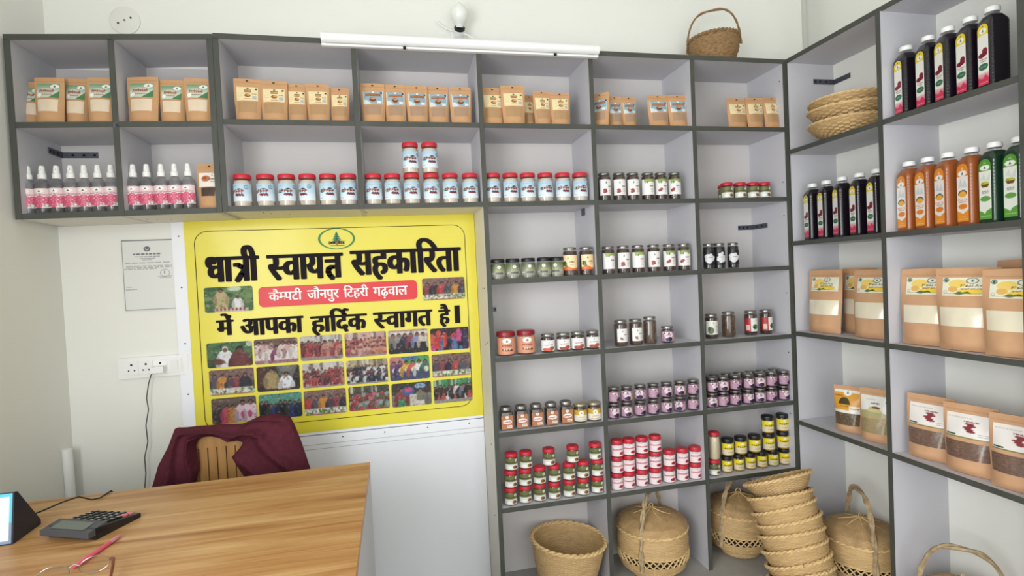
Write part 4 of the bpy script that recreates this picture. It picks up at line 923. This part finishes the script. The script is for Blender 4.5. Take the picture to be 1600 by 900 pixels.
def outline(name, P, wd, m, y):
    n = len(P); V = []; F = []
    for i in range(n):
        a = Vector(P[i-1]); b = Vector(P[(i+1) % n]); d = (b-a).normalized(); nn = Vector((-d.y, d.x)); p = Vector(P[i]); V += [tuple(p+nn*wd/2), tuple(p-nn*wd/2)]
    for i in range(n): k = (i+1) % n; F.append((2*i, 2*i+1, 2*k+1, 2*k))
    return bmesh_flat(name, V, F, m, y)
p0, p1 = bpos(303, 350), bpos(757, 640)
outline('border_line', rrect(.035, .048, BW-.045, BH-.045, .05), .0022, MT['ink'], LY)
# Devanagari lettering: font outlines, with the conjuncts assembled from half letters and strokes
def stroke(pts, w):
    V = []; F = []
    for i in range(len(pts)-1):
        a, b = Vector(pts[i]), Vector(pts[i+1]); d = (b-a).normalized(); nn = Vector((-d.y, d.x))*w/2; e = d*w*.35; n = len(V)
        V += [tuple(a-e+nn), tuple(a-e-nn), tuple(b+e-nn), tuple(b+e+nn)]; F.append((n, n+1, n+2, n+3))
    return np.array(V), F
def merge(parts, layer=0):
    V = np.zeros((0, 3)); F = []
    for v, f in parts:
        if len(v) == 0: continue
        v = np.asarray(v, float)
        if v.shape[1] == 2: v = np.hstack([v, np.zeros((len(v), 1))])
        v = v+np.array([0, 0, layer]); layer += 1
        n = len(V); V = np.vstack([V, v]); F += [tuple(n+i for i in q) for q in f]
    return V, F
def clipx(g, xc):
    v, f = g; bm = bmesh.new(); vs = [bm.verts.new((a, b, 0)) for a, b in v]
    for q in f:
        try: bm.faces.new([vs[i] for i in q])
        except ValueError: pass
    bmesh.ops.bisect_plane(bm, geom=bm.verts[:]+bm.edges[:]+bm.faces[:], plane_co=(xc, 0, 0), plane_no=(1, 0, 0), clear_outer=True)
    bm.verts.index_update(); V = np.array([[p.co.x, p.co.y] for p in bm.verts]); F = [tuple(p.index for p in q.verts) for q in bm.faces]; bm.free(); return V, F
def rct(x0, y0, x1, y1): return np.array([(x0, y0), (x1, y0), (x1, y1), (x0, y1)]), [(0, 1, 2, 3)]
def special(k):
    if k == 'HALF_SA': return clipx(glyphs('\u0938'), .506), .50
    if k == 'HALF_MA': return clipx(glyphs('\u092e'), .430), .425
    if k == 'TRA':
        return merge([rct(.44, 0, .521, .56), rct(0, .551, .62, .622), stroke([(.13, .41), (.20, .41), (.30, .36), (.46, .29)], .08), stroke([(.45, .30), (.31, .17), (.17, .02)], .085)]), .60
    if k == 'TTA':
        return merge([rct(.46, 0, .541, .56), rct(0, .551, .64, .622), stroke([(.12, .425), (.48, .425)], .07), stroke([(.48, .27), (.27, .27), (.17, .23), (.15, .15), (.20, .07), (.29, -.01)], .08)]), .62
    if k == 'REPH': return stroke([(-.12, .60), (-.20, .68), (-.20, .78), (-.12, .84), (-.03, .82)], .07), 0
def devanagari(tokens):
    pen = 0.; out = []
    for tk in tokens:
        if tk == ' ': pen += .26; continue
        if tk.isascii() and tk.isupper(): (v, f), adv = special(tk)
        else:
            v, f = glyphs(tk); adv = v[:, 0].max()-.012
            if tk[-1] in '\u0948\u0947\u0902\u0941': adv = adv if adv > .2 else 0
        v = np.array(v, float); v[:, 0] += pen; out.append((v, f)); pen += adv
    return merge(out)
def lettering(name, tokens, x0, x1, ybase, ytop, m, bold, slope=0.0, y=LY):
    V, F = devanagari(tokens); mnx, mxx = V[:, 0].min(), V[:, 0].max()
    sx = (x1-x0-2*bold)/(mxx-mnx); sy = (ytop-ybase)/.622     # ybase..ytop = baseline to head line
    X = x0+bold+(V[:, 0]-mnx)*sx; Z = ybase+V[:, 1]*sy
    VV = []; FF = []; k = 0
    dirs = [(0, 0)]+[(math.cos(t)*bold, math.sin(t)*bold*.22) for t in np.arange(0, 2*PI, PI/5)] if bold else [(0, 0)]
    for d, (dx, dz) in enumerate(dirs):
        n = len(VV); VV += [(a+dx, y-.00015*d-.000012*q_, b+dz) for a, b, q_ in zip(X, Z, V[:, 2])]; FF += [tuple(n+i for i in q) for q in F]
    me = bpy.data.meshes.new(name); me.from_pydata(VV, [], FF); me.materials.append(m); me.update(); return new_obj(name, me, ban)
def word(tokens, pl, pr, pbl, ptl, m, bold):     # pixel of left/right end, baseline and head line at mid word
    cx = (pl+pr)/2; x0, _ = bpos(pl, (pbl+ptl)/2); x1, _ = bpos(pr, (pbl+ptl)/2); _, zb = bpos(cx, pbl); _, zt = bpos(cx, ptl)
    lettering('lettering', tokens, x0, x1, zb+bold*.2, zt-bold*.2, m, bold)
K = MT['ink']; Wt = MT['inkwhite']
word(['\u0927\u093e', 'TRA', '\u0940'], 321, 406, 440, 400.5, K, .0070)
word(['HALF_SA', '\u0935\u093e\u092f', 'TTA'], 417, 537, 436, 396.5, K, .0070)
word(['\u0938\u0939\u0915\u093e', '\u093f\u0930', '\u0924\u093e'], 547, 721, 427, 389, K, .0070)
word(['\u0915\u0948', 'HALF_MA', '\u092a\u091f\u0940'], 420, 472.5, 469, 456, Wt, .0014)
word(['\u091c\u094c\u0928\u092a\u0941\u0930'], 480, 530, 466, 452.5, Wt, .0014)
word(['\u093f\u091f', '\u0939\u0930\u0940'], 537, 576, 463.5, 450.5, Wt, .0014)
word(['\u0917\u095d\u0935\u093e\u0932'], 583, 637, 461.5, 447.5, Wt, .0014)
word(['\u092e\u0947\u0902'], 338, 366, 524, 500, K, .0050)
word(['\u0906\u092a\u0915\u093e'], 375, 475, 522, 496, K, .0050)
word(['\u0939\u093e', '\u093f\u0926', 'REPH', '\u0915'], 485, 574, 517, 492, K, .0050)
word(['\u0938', '\u0935\u093e\u0917\u0924'] if False else ['HALF_SA', '\u0935\u093e\u0917\u0924'], 583, 676, 511, 486, K, .0050)
word(['\u0939\u0948'], 685, 704, 506, 484, K, .0050)
x0, z0 = bpos(711, 505); x1, z1 = bpos(718, 477); bmesh_flat('lettering', [(x0, z0), (x1, z0), (x1, z1), (x0, z1)], [(0, 1, 2, 3)], K, LY-.0003)
# red strip
x0, _ = bpos(404, 462); x1, _ = bpos(652, 455); _, z0 = bpos(528, 474); _, z1 = bpos(528, 443)
Pq = rrect(x0, z0, x1, z1, .018); bmesh_flat('red_strip', Pq, [tuple(range(len(Pq)))], MT['inkred'], LY+.0012)
# emblem
ex, ez = bpos(526, 373); ea, eb = .073, .044
n = 40; V = []; F = []
for i in range(n):
    t = 2*PI*i/n; th = .0035+.0045*abs(math.cos(t)); V += [(ex+ea*math.cos(t), ez+eb*math.sin(t)), (ex+(ea-th)*math.cos(t), ez+(eb-th*.8)*math.sin(t))]
for i in range(n): k = (i+1) % n; F.append((2*i, 2*i+1, 2*k+1, 2*k))
bmesh_flat('emblem_ring', V, F, MT['inkgreen'])
V = []; F = []
for k in range(4):
    w = .008+.006*k; zb = ez+.018-.010*k; n = len(V); V += [(ex-w, zb-.004), (ex-w*.4, zb-.001), (ex+w*.4, zb-.001), (ex+w, zb-.004), (ex, zb+.012)]; F.append((n, n+1, n+4)); F.append((n+1, n+2, n+4)); F.append((n+2, n+3, n+4))
bmesh_flat('emblem_tree', V, F, mat('tree_green', (24, 116, 84), .5), LY-.0004)
bmesh_flat('emblem_trunk', [(ex-.002, ez-.026), (ex+.003, ez-.026), (ex+.0015, ez-.006), (ex-.001, ez-.006)], [(0, 1, 2, 3)], mat('trunk_brown', (120, 40, 34), .5), LY-.0006)
for s_, xa, xb in (('DHA', -.031, -.004), ('REE', .006, .031)):
    v, f = glyphs(s_); w = v[:, 0].max()-v[:, 0].min(); hh = v[:, 1].max(); VV = []; FF = []
    for d, (dx, dz) in enumerate(((0, 0), (.0007, 0), (-.0007, 0), (0, .0005))):
        n = len(VV); VV += [(ex+xa+(a-v[:, 0].min())/w*(xb-xa)+dx, LY-.0008-.00003*d, ez-.022+b/hh*.011+dz) for a, b in v]; FF += [tuple(n+i for i in q) for q in f]
    me = bpy.data.meshes.new('lettering'); me.from_pydata(VV, [], FF); me.materials.append(K); new_obj('lettering', me, ban)
bmesh_flat('lettering', [(ex-.026, ez-.0295), (ex+.03, ez-.0295), (ex+.03, ez-.0275), (ex-.026, ez-.0275)], [(0, 1, 2, 3)], K, LY-.0004)
# printed photographs
def person(c, x, y, s, shirt, skin=(150, 100, 76), hair=(30, 22, 22), low=None):
    c.ell(x, y-.30*s, .15*s, .30*s, shirt); c.rect(x-.14*s, y-1.1*s, x+.14*s, y-.34*s, low or shirt); c.ell(x-.13*s, y-.42*s, .05*s, .22*s, tuple(v*.8 for v in shirt)); c.ell(x+.13*s, y-.42*s, .05*s, .22*s, tuple(v*.85 for v in shirt))
    c.ell(x, y+.022*s, .052*s, .09*s, hair); c.ell(x, y-.008*s, .042*s, .07*s, skin)
def photo(kind, seed):
    r = random.Random(seed); c = Canvas(100, 64, (120, 100, 92))
    def bgd(top, bot, hz=.5): c.grad(top, top, hz, 1); c.grad(bot, bot, 0, hz); c.noise(16, seed, 3)
    if kind == 'two_outdoor':
        bgd((92, 140, 76), (80, 120, 66)); [c.ell(r.random(), r.uniform(.4, 1), .12, .1, (120, 160, 90) if k % 2 else (60, 96, 54), .7) for k in range(16)]; c.ell(.62, .92, .14, .1, (226, 236, 214), .8)
        person(c, .34, .84, .95, (198, 180, 116), (140, 96, 70)); person(c, .68, .56, .7, (232, 232, 230), (120, 80, 60)); c.rect(.2, .0, .9, .12, (206, 200, 196)); [c.ell(.25+.08*k, .1, .025, .06, (170, 40, 50)) for k in range(8)]
    elif kind == 'old_young':
        bgd((60, 104, 66), (50, 84, 56)); [c.ell(r.random(), r.uniform(.4, 1), .1, .1, (84, 132, 78), .7) for k in range(14)]; c.ell(.95, .9, .08, .12, (216, 226, 220), .8)
        person(c, .40, .70, 1.25, (226, 226, 230), (130, 86, 66), (224, 220, 216)); person(c, .72, .66, 1.5, (122, 52, 56), (120, 72, 52)); c.ell(.25, .22, .13, .12, (120, 60, 48))
    elif kind == 'table':
        bgd(((132, 96, 88)), (90, 70, 60)); cols = [(52, 46, 60), (206, 60, 60), (88, 84, 96), (226, 140, 40), (74, 68, 84), (150, 60, 70)]
        for k in range(5+seed % 2): person(c, .12+.17*k, .70+r.uniform(-.05, .05), .8, cols[(k+seed) % 6])
        c.rect(0, 0, 1, .26, (196, 196, 178)); [c.ell(r.random(), r.uniform(.03, .22), .022, .05, (90, 130, 60) if k % 2 else (228, 226, 214)) for k in range(60)]; c.rect(0, 0, 1, .04, (190, 110, 84))
    elif kind == 'two_dark':
        bgd((52, 46, 40), (40, 34, 30)); [c.poly([(.5+r.uniform(-.1, .3), .4), (.6+r.uniform(-.2, .4), 1), (.62+r.uniform(-.2, .4), 1)], (120, 124, 116), .5) for k in range(9)]; c.rect(0, .2, .2, 1, (84, 48, 34))
        person(c, .34, .82, 1.1, (172, 146, 84)); person(c, .68, .62, 1.15, (222, 226, 232)); c.rect(0, 0, 1, .1, (60, 46, 40)); [c.ell(.5+.05*k, .08, .02, .03, (226, 200, 190)) for k in range(6)]
    elif kind == 'group':
        pal = {0: [(190, 60, 62), (150, 50, 62), (206, 120, 100), (96, 40, 50), (180, 150, 140)], 1: [(40, 46, 60), (190, 194, 202), (90, 50, 64), (60, 60, 76), (206, 206, 206)], 2: [(190, 50, 60), (206, 90, 116), (90, 100, 60), (150, 40, 60), (120, 160, 150)], 3: [(206, 100, 92), (180, 80, 86), (220, 130, 96), (160, 66, 72), (206, 150, 140)], 4: [(60, 50, 46), (220, 214, 216), (190, 66, 56), (110, 124, 150), (40, 36, 40)]}[seed % 5]
        bt, bb = [((196, 190, 182), (140, 116, 108)), ((176, 160, 120), (76, 78, 84)), ((70, 78, 60), (140, 104, 104)), ((206, 156, 146), (140, 90, 82)), ((60, 150, 90), (112, 108, 118))][seed % 5]
        bgd(bt, bb, .45); [c.rect(x_, .72, x_+.06, 1, (90, 70, 66) if k % 2 else (214, 206, 196), .6) for k, x_ in enumerate([r.random() for _ in range(9)])]
        rows = 1 if seed % 5 in (0, 4) and seed != 10 else 3
        for row in range(rows):
            for k in range(12): person(c, .04+.085*k+r.uniform(-.03, .03), .70-.16*row+r.uniform(-.05, .05), r.uniform(.42, .58)*(1.35 if rows == 1 else 1), pal[r.randrange(5)], low=pal[r.randrange(5)])
        c.rect(0, 0, 1, .14 if rows == 1 else .07, (150, 140, 140) if seed % 5 != 2 else (190, 56, 62))
    elif kind == 'men':
        bgd((190, 150, 140), (140, 110, 100), .4); c.rect(0, .8, 1, .92, (216, 206, 200))
        for k, s in enumerate([(120, 116, 110), (150, 144, 140), (52, 58, 74), (150, 60, 84), (130, 140, 190), (206, 196, 176)]): person(c, .12+.15*k, .76, .9, s, low=(40, 40, 50))
    elif kind == 'crowd':
        bgd((60, 40, 44), (70, 40, 46))
        for k in range(40): person(c, r.random(), r.uniform(.35, .95), .5, [(210, 40, 50), (226, 70, 60), (50, 50, 90), (220, 60, 140), (40, 30, 36), (60, 120, 180)][k % 6])
    elif kind == 'women':
        bgd((120, 84, 74), (130, 90, 84))
        for k in range(7): person(c, .1+.14*k, .72+r.uniform(-.1, .1), .9, [(222, 200, 196), (206, 160, 160), (232, 226, 222), (150, 60, 110)][k % 4], low=(226, 214, 208))
        c.rect(0, 0, 1, .14, (140, 60, 90), .7); [c.ell(r.random(), r.random(), .05, .12, (206, 180, 170), .6) for k in range(10)]
    elif kind == 'award':
        bgd((70, 170, 90), (90, 90, 130)); c.rect(0, .6, .36, 1, (200, 120, 120)); c.ell(.5, .95, .2, .1, (50, 110, 190))
        for k, s in enumerate([(110, 60, 120), (90, 50, 110), (236, 170, 40), (210, 90, 80), (226, 224, 220), (60, 120, 110)]): person(c, .1+.16*k, .72, .95, s, low=(60, 70, 120)); c.ell(.12+.16*k, .42, .06, .12, (232, 222, 190))
    elif kind == 'umbrella':
        bgd((60, 54, 50), (120, 112, 104)); person(c, .25, .7, 1.1, (150, 60, 60), low=(50, 140, 90)); c.ell(.42, .64, .15, .2, (54, 90, 170)); c.ell(.42, .70, .1, .1, (222, 60, 110)); c.ell(.72, .84, .14, .12, (120, 170, 206)); person(c, .72, .62, 1.2, (120, 118, 100), low=(206, 204, 190)); c.rect(.45, 0, .62, .5, (196, 190, 176))
    elif kind == 'night':
        bgd((70, 150, 130), (30, 34, 40), .45); [c.rect(.0, .6+.1*k, 1, .62+.1*k, (120, 190, 170), .5) for k in range(4)]
        for k in range(9): person(c, .06+.11*k, .58+r.uniform(-.06, .08), .8, [(30, 44, 80), (24, 26, 30), (50, 60, 60), (40, 60, 130)][k % 4])
    elif kind == 'garland':
        bgd((96, 80, 70), (84, 72, 66)); c.rect(0, .84, 1, .93, (120, 84, 80))
        for k, (x, s) in enumerate([(.16, (60, 50, 54)), (.33, (220, 60, 100)), (.47, (226, 140, 50)), (.7, (226, 190, 206)), (.88, (232, 200, 216))]): person(c, x, .62+.12*(k > 2), .85+.35*(k > 2), s)
        c.ell(.85, .3, .05, .14, (210, 60, 130)); c.ell(.68, .3, .04, .12, (210, 60, 130))
    for k in range(70): c.ell(r.random(), r.random(), r.uniform(.008, .03), r.uniform(.01, .05), [(40, 30, 30), (150, 110, 96), (200, 190, 180), (120, 50, 56)][k % 4], .45)
    g = c.a.mean(2, keepdims=True); c.a = (g*.25+c.a*.75)*.92; c.soften(2); c.noise(9, seed+50, 2)
    return c
def add_photo(kind, seed, pc):      # pc: left px, right px, top py at left, bottom py at left
    l, r_, tp, bt = pc; cy = (tp+bt)/2
    x0, _ = bpos(l, cy); x1, _ = bpos(r_, cy); _, z1 = bpos((l+r_)/2, tp); _, z0 = bpos((l+r_)/2, bt)
    cv = photo(kind, seed); w, hh = x1-x0, z1-z0
    rr = .008
    def fn(u, v):
        X = x0+w*u; Z = z0+hh*v; cxx = min(max(X, x0+rr), x1-rr); czz = min(max(Z, z0+rr), z1-rr); d = math.hypot(X-cxx, Z-czz)
        if d > rr: X = cxx+(X-cxx)*rr/d; Z = czz+(Z-czz)*rr/d
        return (X, LY-.0002, Z)
    new_obj('printed_photo', cv.mesh('printed_photo', fn, 90, 56, MT['pprint']), ban)
add_photo('two_outdoor', 1, (319.5, 395.5, 448, 487)); add_photo('table', 5, (660, 726, 434, 468))
cols = [(323.5, 394.5, 534.5, 573), (397.5, 465.5, 529, 567.5), (469.5, 535, 524, 562), (539, 603.5, 519, 556.5), (606.5, 669, 515, 551.5), (672.5, 732.5, 512, 546.5)]
r1 = [('old_young', 1), ('women', 2), ('group', 5), ('group', 8), ('men', 3), ('crowd', 4)]
for (k, s), pc in zip(r1, cols): add_photo(k, s, pc)
cols = [(327.5, 397.5, 576.5, 616), (401.5, 468.5, 571.5, 610), (473, 538, 566.5, 604.5), (541.5, 606, 561.5, 599), (609, 671, 556.5, 593), (675, 735, 552, 587.5)]
r2 = [('table', 2), ('two_dark', 2), ('group', 10), ('group', 6), ('award', 3), ('table', 4)]
for (k, s), pc in zip(r2, cols): add_photo(k, s, pc)
cols = [(331, 401, 620.5, 660), (405, 472, 614.5, 653), (475.5, 541, 608.5, 647), (545, 608.5, 602.5, 640), (612, 674, 597.5, 634), (677.5, 737.5, 592, 628)]
r3 = [('garland', 2), ('night', 2), ('table', 7), ('group', 7), ('umbrella', 3), ('group', 9)]
for (k, s), pc in zip(r3, cols): add_photo(k, s, pc)
# ------------------------------------------------------------------ desk
def wood(name, base, dark, light):
    m = bpy.data.materials.new(name); m.use_nodes = True; nt = m.node_tree; b = nt.nodes['Principled BSDF']
    tc = nt.nodes.new('ShaderNodeTexCoord'); mp = nt.nodes.new('ShaderNodeMapping'); mp.inputs['Scale'].default_value = (.9, 9, 9); nt.links.new(tc.outputs['Object'], mp.inputs['Vector'])
    n = nt.nodes.new('ShaderNodeTexNoise'); n.inputs['Scale'].default_value = 2.2; n.inputs['Detail'].default_value = 8; n.inputs['Distortion'].default_value = .7; nt.links.new(mp.outputs[0], n.inputs['Vector'])
    mp2 = nt.nodes.new('ShaderNodeMapping'); mp2.inputs['Scale'].default_value = (1.6, 70, 70); nt.links.new(tc.outputs['Object'], mp2.inputs['Vector'])
    n2 = nt.nodes.new('ShaderNodeTexNoise'); n2.inputs['Scale'].default_value = 2; n2.inputs['Detail'].default_value = 5; nt.links.new(mp2.outputs[0], n2.inputs['Vector'])
    ad = nt.nodes.new('ShaderNodeMix'); ad.data_type = 'FLOAT'; ad.inputs[0].default_value = .3; nt.links.new(n.outputs[0], ad.inputs[2]); nt.links.new(n2.outputs[0], ad.inputs[3])
    cr = nt.nodes.new('ShaderNodeValToRGB'); e = cr.color_ramp.elements
    e[0].position = .30; e[0].color = tuple(s2l(dark))+(1,); e[1].position = .70; e[1].color = tuple(s2l(light))+(1,); q = e.new(.46); q.color = tuple(s2l(base))+(1,)
    nt.links.new(ad.outputs[0], cr.inputs[0]); nt.links.new(cr.outputs[0], b.inputs['Base Color']); b.inputs['Roughness'].default_value = .42; b.inputs['Specular IOR Level'].default_value = .4; return m
MT['wood'] = wood('desk_wood', (182, 134, 82), (140, 94, 54), (214, 176, 124)); MT['slat'] = mat('chair_wood', (164, 120, 66), .45, .4, noise=(14, .18, (3, 3, .25)))
dk = thing('desk', 'wood-grain laminate desk with grey end panels in the left foreground', 'desk', (-2.6, -.66, ZF))
ZD = .72; dz = ZD-ZF; dx0, dx1 = -.350, .75; dy0, dy1 = -.42, .378
b = MB().box(dx0, dx1, dy0, dy1, dz-.022, dz); b.build('desk_top', MT['wood'], dk)
MB().box(dx1-.02, dx1-.0005, dy0+.005, dy1-.004, 0, dz-.022).build('side_panel', MT['lam'], dk)
MB().box(dx0, dx0+.018, dy0+.005, dy1-.004, 0, dz-.022).build('side_panel', MT['lam'], dk)
MB().box(dx0+.018, dx1-.02, dy0+.03, dy0+.048, .05, dz-.022).build('front_panel', MT['lam'], dk)
# calculator
ca = thing('calculator', 'black desk calculator with two pink keys lying on the desk', 'calculator', (-2.515, -.545, ZD+.0005), (0, 0, -.42)); ca.scale = (.9, .9, .95)
def wedge(mb, x0, x1, y0, y1, za0, za1, zb=0): # top slopes from za0 (y0) to za1 (y1)
    n = len(mb.v); mb.v += [(x0, y0, zb), (x1, y0, zb), (x1, y1, zb), (x0, y1, zb), (x0, y0, za0), (x1, y0, za0), (x1, y1, za1), (x0, y1, za1)]
    mb.f += [tuple(n+i for i in q) for q in ((0, 3, 2, 1), (4, 5, 6, 7), (0, 1, 5, 4), (1, 2, 6, 5), (2, 3, 7, 6), (3, 0, 4, 7))]; return mb
wedge(MB(), -.078, .078, -.062, .075, .030, .012).build('calculator_body', MT['black'], ca)
MT['grey'] = mat('dark_grey_plastic', (70, 72, 78), .35, .5); MT['pink'] = mat('pink_plastic', (226, 120, 134), .35, .5); MT['keyw'] = mat('key_print', (190, 190, 192), .5)
wedge(MB(), -.082, .078, -.082, -.028, .026, .034, .012).build('display_hood', MT['grey'], ca)
MB().grid(lambda u, v: (-.06+.11*u, -.072+.034*v, .0285+.0055*v), 1, 1).build('display', mat('lcd', (104, 112, 104), .25), ca)
for r in range(5):
    for c_ in range(6):
        kx, ky = -.062+.0235*c_, -.012+.0175*r; kz = .030-(.018)*(ky+.062)/.137
        pink = (r == 3 and c_ == 5) or (r == 4 and c_ == 5)
        k_ = wedge(MB(), kx-.0085, kx+.0085, ky-.006, ky+.006, kz+.0045, kz+.0035, kz-.002).build('key', MT['pink'] if pink else MT['black'], ca)
        if not pink: MB().grid(lambda u, v: (kx-.0045+.009*u, ky-.0022+.0045*v, kz+.0052-.0006*v), 1, 1).build('key_print', MT['keyw'], k_)
# payment stand
sd = thing('payment_stand', 'black wedge-shaped counter stand with blue-bordered white card at left edge', 'stand', (-2.668, -.583, ZD+.0005), (0, 0, .03))
b = MB(); pr_ = [(0, 0), (.112, 0), (.112, .012), (.030, .117), (.018, .120)]
nn = len(b.v); W_ = .15
for xx in (0, -W_): b.v += [(xx, y, z) for y, z in pr_]
b.f += [(0, 1, 2, 3, 4), (9, 8, 7, 6, 5)]+[(i, 5+i, 5+(i+1) % 5, (i+1) % 5) for i in range(5)]
b.build('stand_body', mat('stand_black', (38, 42, 56), .5), sd)
c = Canvas(96, 72, (232, 240, 244)); c.rect(0, 0, 1, .06, (130, 150, 176)); c.rect(.955, .0, 1, .42, (130, 150, 176)); c.rect(0, .93, 1, 1, (96, 196, 220)); c.rect(.955, .42, 1, 1, (96, 196, 220))
new_obj('card', c.mesh('card', lambda u, v: (-W_+.003+(W_-.006)*u, .018*v*1.0-.0012, .003+.115*v), 60, 60, MT['gprint']), sd)
MB().tube([(-.02, .09, .03), (-.005, .125, .028), (.02, .17, .030), (.045, .20, .030), (.065, .222, .010), (.075, .245, .004), (.08, .30, .003), (.085, .325, -.02), (.085, .333, -.12)], .0022, 6).build('power_cable', MT['black'], sd, True)
# pen and glasses
pn = thing('pen', 'pink ballpoint pen lying diagonally on the desk', 'pen', (-2.421, -.627, ZD+.0055), (0, 0, math.atan2(-.159, -.03)))
MB().tube([(0, 0, 0), (.004, 0, 0), (.035, 0, 0)], [.002, .0042, .005], 12).build('pen_cap', mat('pen_pale_pink', (226, 150, 170), .3, .5), pn, True)
MB().tube([(.035, 0, 0), (.13, 0, 0), (.142, 0, 0), (.148, 0, 0)], [.005, .005, .003, .0008], 12).build('barrel', mat('pen_pink', (226, 92, 122), .3, .5), pn, True)
gl = thing('eyeglasses', 'rimless eyeglasses with brown temples beside the pink pen', 'glasses', (-2.424, -.812, ZD+.0205), (-.1, 0, PI+.35))
MT['temple'] = mat('brown_temple', (112, 58, 48), .3, .5)
for s in (-1, 1):
    pts = [(s*.034+.026*math.cos(t), 0, .018*math.sin(t)) for t in np.linspace(0, 2*PI, 29)[:-1]]
    MB().tube(pts, .0009, 5, closed=True).build('lens_rim', MT['silver'], gl, True)
    b = MB(); b.v = pts; b.f = [tuple(range(len(pts)))]; b.build('lens', MT['glass'], gl)
    MB().tube([(s*.061, .0, .004), (s*.066, .004, .004), (s*.067, .03, .003), (s*.064, -.0+.11, -.004), (s*.058, .135, -.016)], [.003, .0035, .003, .0025, .002], 8).build('temple', MT['temple'], gl, True)
MB().tube([(-.009, 0, .006), (0, -.002, .010), (.009, 0, .006)], .0012, 6).build('bridge', MT['silver'], gl, True)
# ------------------------------------------------------------------ chair and jacket
chp = thing('slatted_chair', 'wooden chair with vertical slats behind the desk under a maroon jacket', 'chair', (-2.325, -.005, ZF), (0, 0, 0))
cz = -ZF
for xx in (-.135, .135): MB().tube([(xx, .07, 0), (xx, .04, .45), (xx, -.04, .80)], [.016, .016, .012], 10).build('back_post', MT['slat'], chp, True)
for xx in (-.19, .19): MB().tube([(xx*.95, -.0-.02, .02), (xx*.95, -.02, .43)], .016, 10)
MB().box(-.150, .150, -.066, -.042, .785, .835).build('top_rail', MT['slat'], chp)
for k in range(9):
    xx = -.116+.029*k; wedge(MB(), xx-.0128, xx+.0128, -.063, -.038, .785, .785, .47).build('slat', MT['slat'], chp)
MB().box(-.21, .21, -.035, .24, .42, .455).build('seat', MT['slat'], chp)
for xx in (-.19, .19): MB().tube([(xx, .215, 0), (xx, .215, .42)], .017, 10).build('front_leg', MT['slat'], chp, True)
MB().box(-.14, .14, -.068, -.045, .455, .49).build('lower_rail', MT['slat'], chp)
MT['maroon'] = mat('maroon_cloth', (84, 36, 47), .85, .15, noise=(60, .12), bump=(260, .3))
jk = thing('jacket', 'maroon jacket draped over the back of the slatted chair', 'jacket', (0, 0, 0))
YJ = -.090
outer = [(228, 800), (237, 762), (246, 727), (262, 697), (272, 672), (279, 668), (300, 667), (330, 667), (355, 664), (380, 661), (405, 651), (430, 648), (452, 648), (459, 662), (470, 690), (478, 712), (484, 730), (494, 775)]
inner = [(300, 800), (303, 762), (310, 735), (308, 712), (305, 697), (309, 688), (319, 683), (332, 682), (345, 686), (356, 691), (370, 689), (379, 692), (374, 701), (361, 715), (370, 730), (382, 748), (395, 775), (405, 800)]
def resamp(L, n):
    P_ = [np.array(p, float) for p in L]; d = [0]
    for i in range(1, len(P_)): d.append(d[-1]+np.linalg.norm(P_[i]-P_[i-1]))
    return [tuple(np.array([np.interp(t, d, [p[k] for p in P_]) for k in (0, 1)])) for t in np.linspace(0, d[-1], n)]
NS = 90; OO = []; II = []
for i in range(NS+1):
    s = i/NS*(len(outer)-1); k = min(int(s), len(outer)-2); f = s-k; f = f*f*(3-2*f)*.4+f*.6
    OO.append(tuple(np.array(outer[k])*(1-f)+np.array(outer[k+1])*f)); II.append(tuple(np.array(inner[k])*(1-f)+np.array(inner[k+1])*f))
OW = [at(u, v, YJ) for u, v in OO]; IW = [at(u, v, YJ) for u, v in II]
b = MB(); NT = 28
for i in range(NS+1):
    for j in range(NT*2):
        if j < NT: t = j/(NT-1); side = -1
        else: t = 1-(j-NT)/(NT-1); side = 1
        p = OW[i]*(1-t)+IW[i]*t; s = i/NS
        e = math.sin(PI*t)**.55
        fold = .5+.5*math.sin(t*13+3*math.sin(s*7)+s*5); fold2 = math.sin(t*5-s*16+1.2)*.5+.5
        y = p[1]+side*.012*e-(.030*fold**3+.014*fold2)*e*(1 if side < 0 else .5)-.012*e
        if .3 < s < .52: y += .012*math.sin(PI*(s-.3)/.22)
        b.v.append((p[0]+.003*math.sin(s*50+t*4)*e, y+.006, p[2]+.0025*math.sin(s*33)*(1-t)))
m2 = NT*2
for i in range(NS):
    for j in range(m2):
        k = (j+1) % m2; b.f.append((i*m2+j, i*m2+k, (i+1)*m2+k, (i+1)*m2+j))
b.f.append(tuple(range(m2))); b.f.append(tuple(NS*m2+j for j in reversed(range(m2))))
b.build('jacket_shell', MT['maroon'], jk, True)
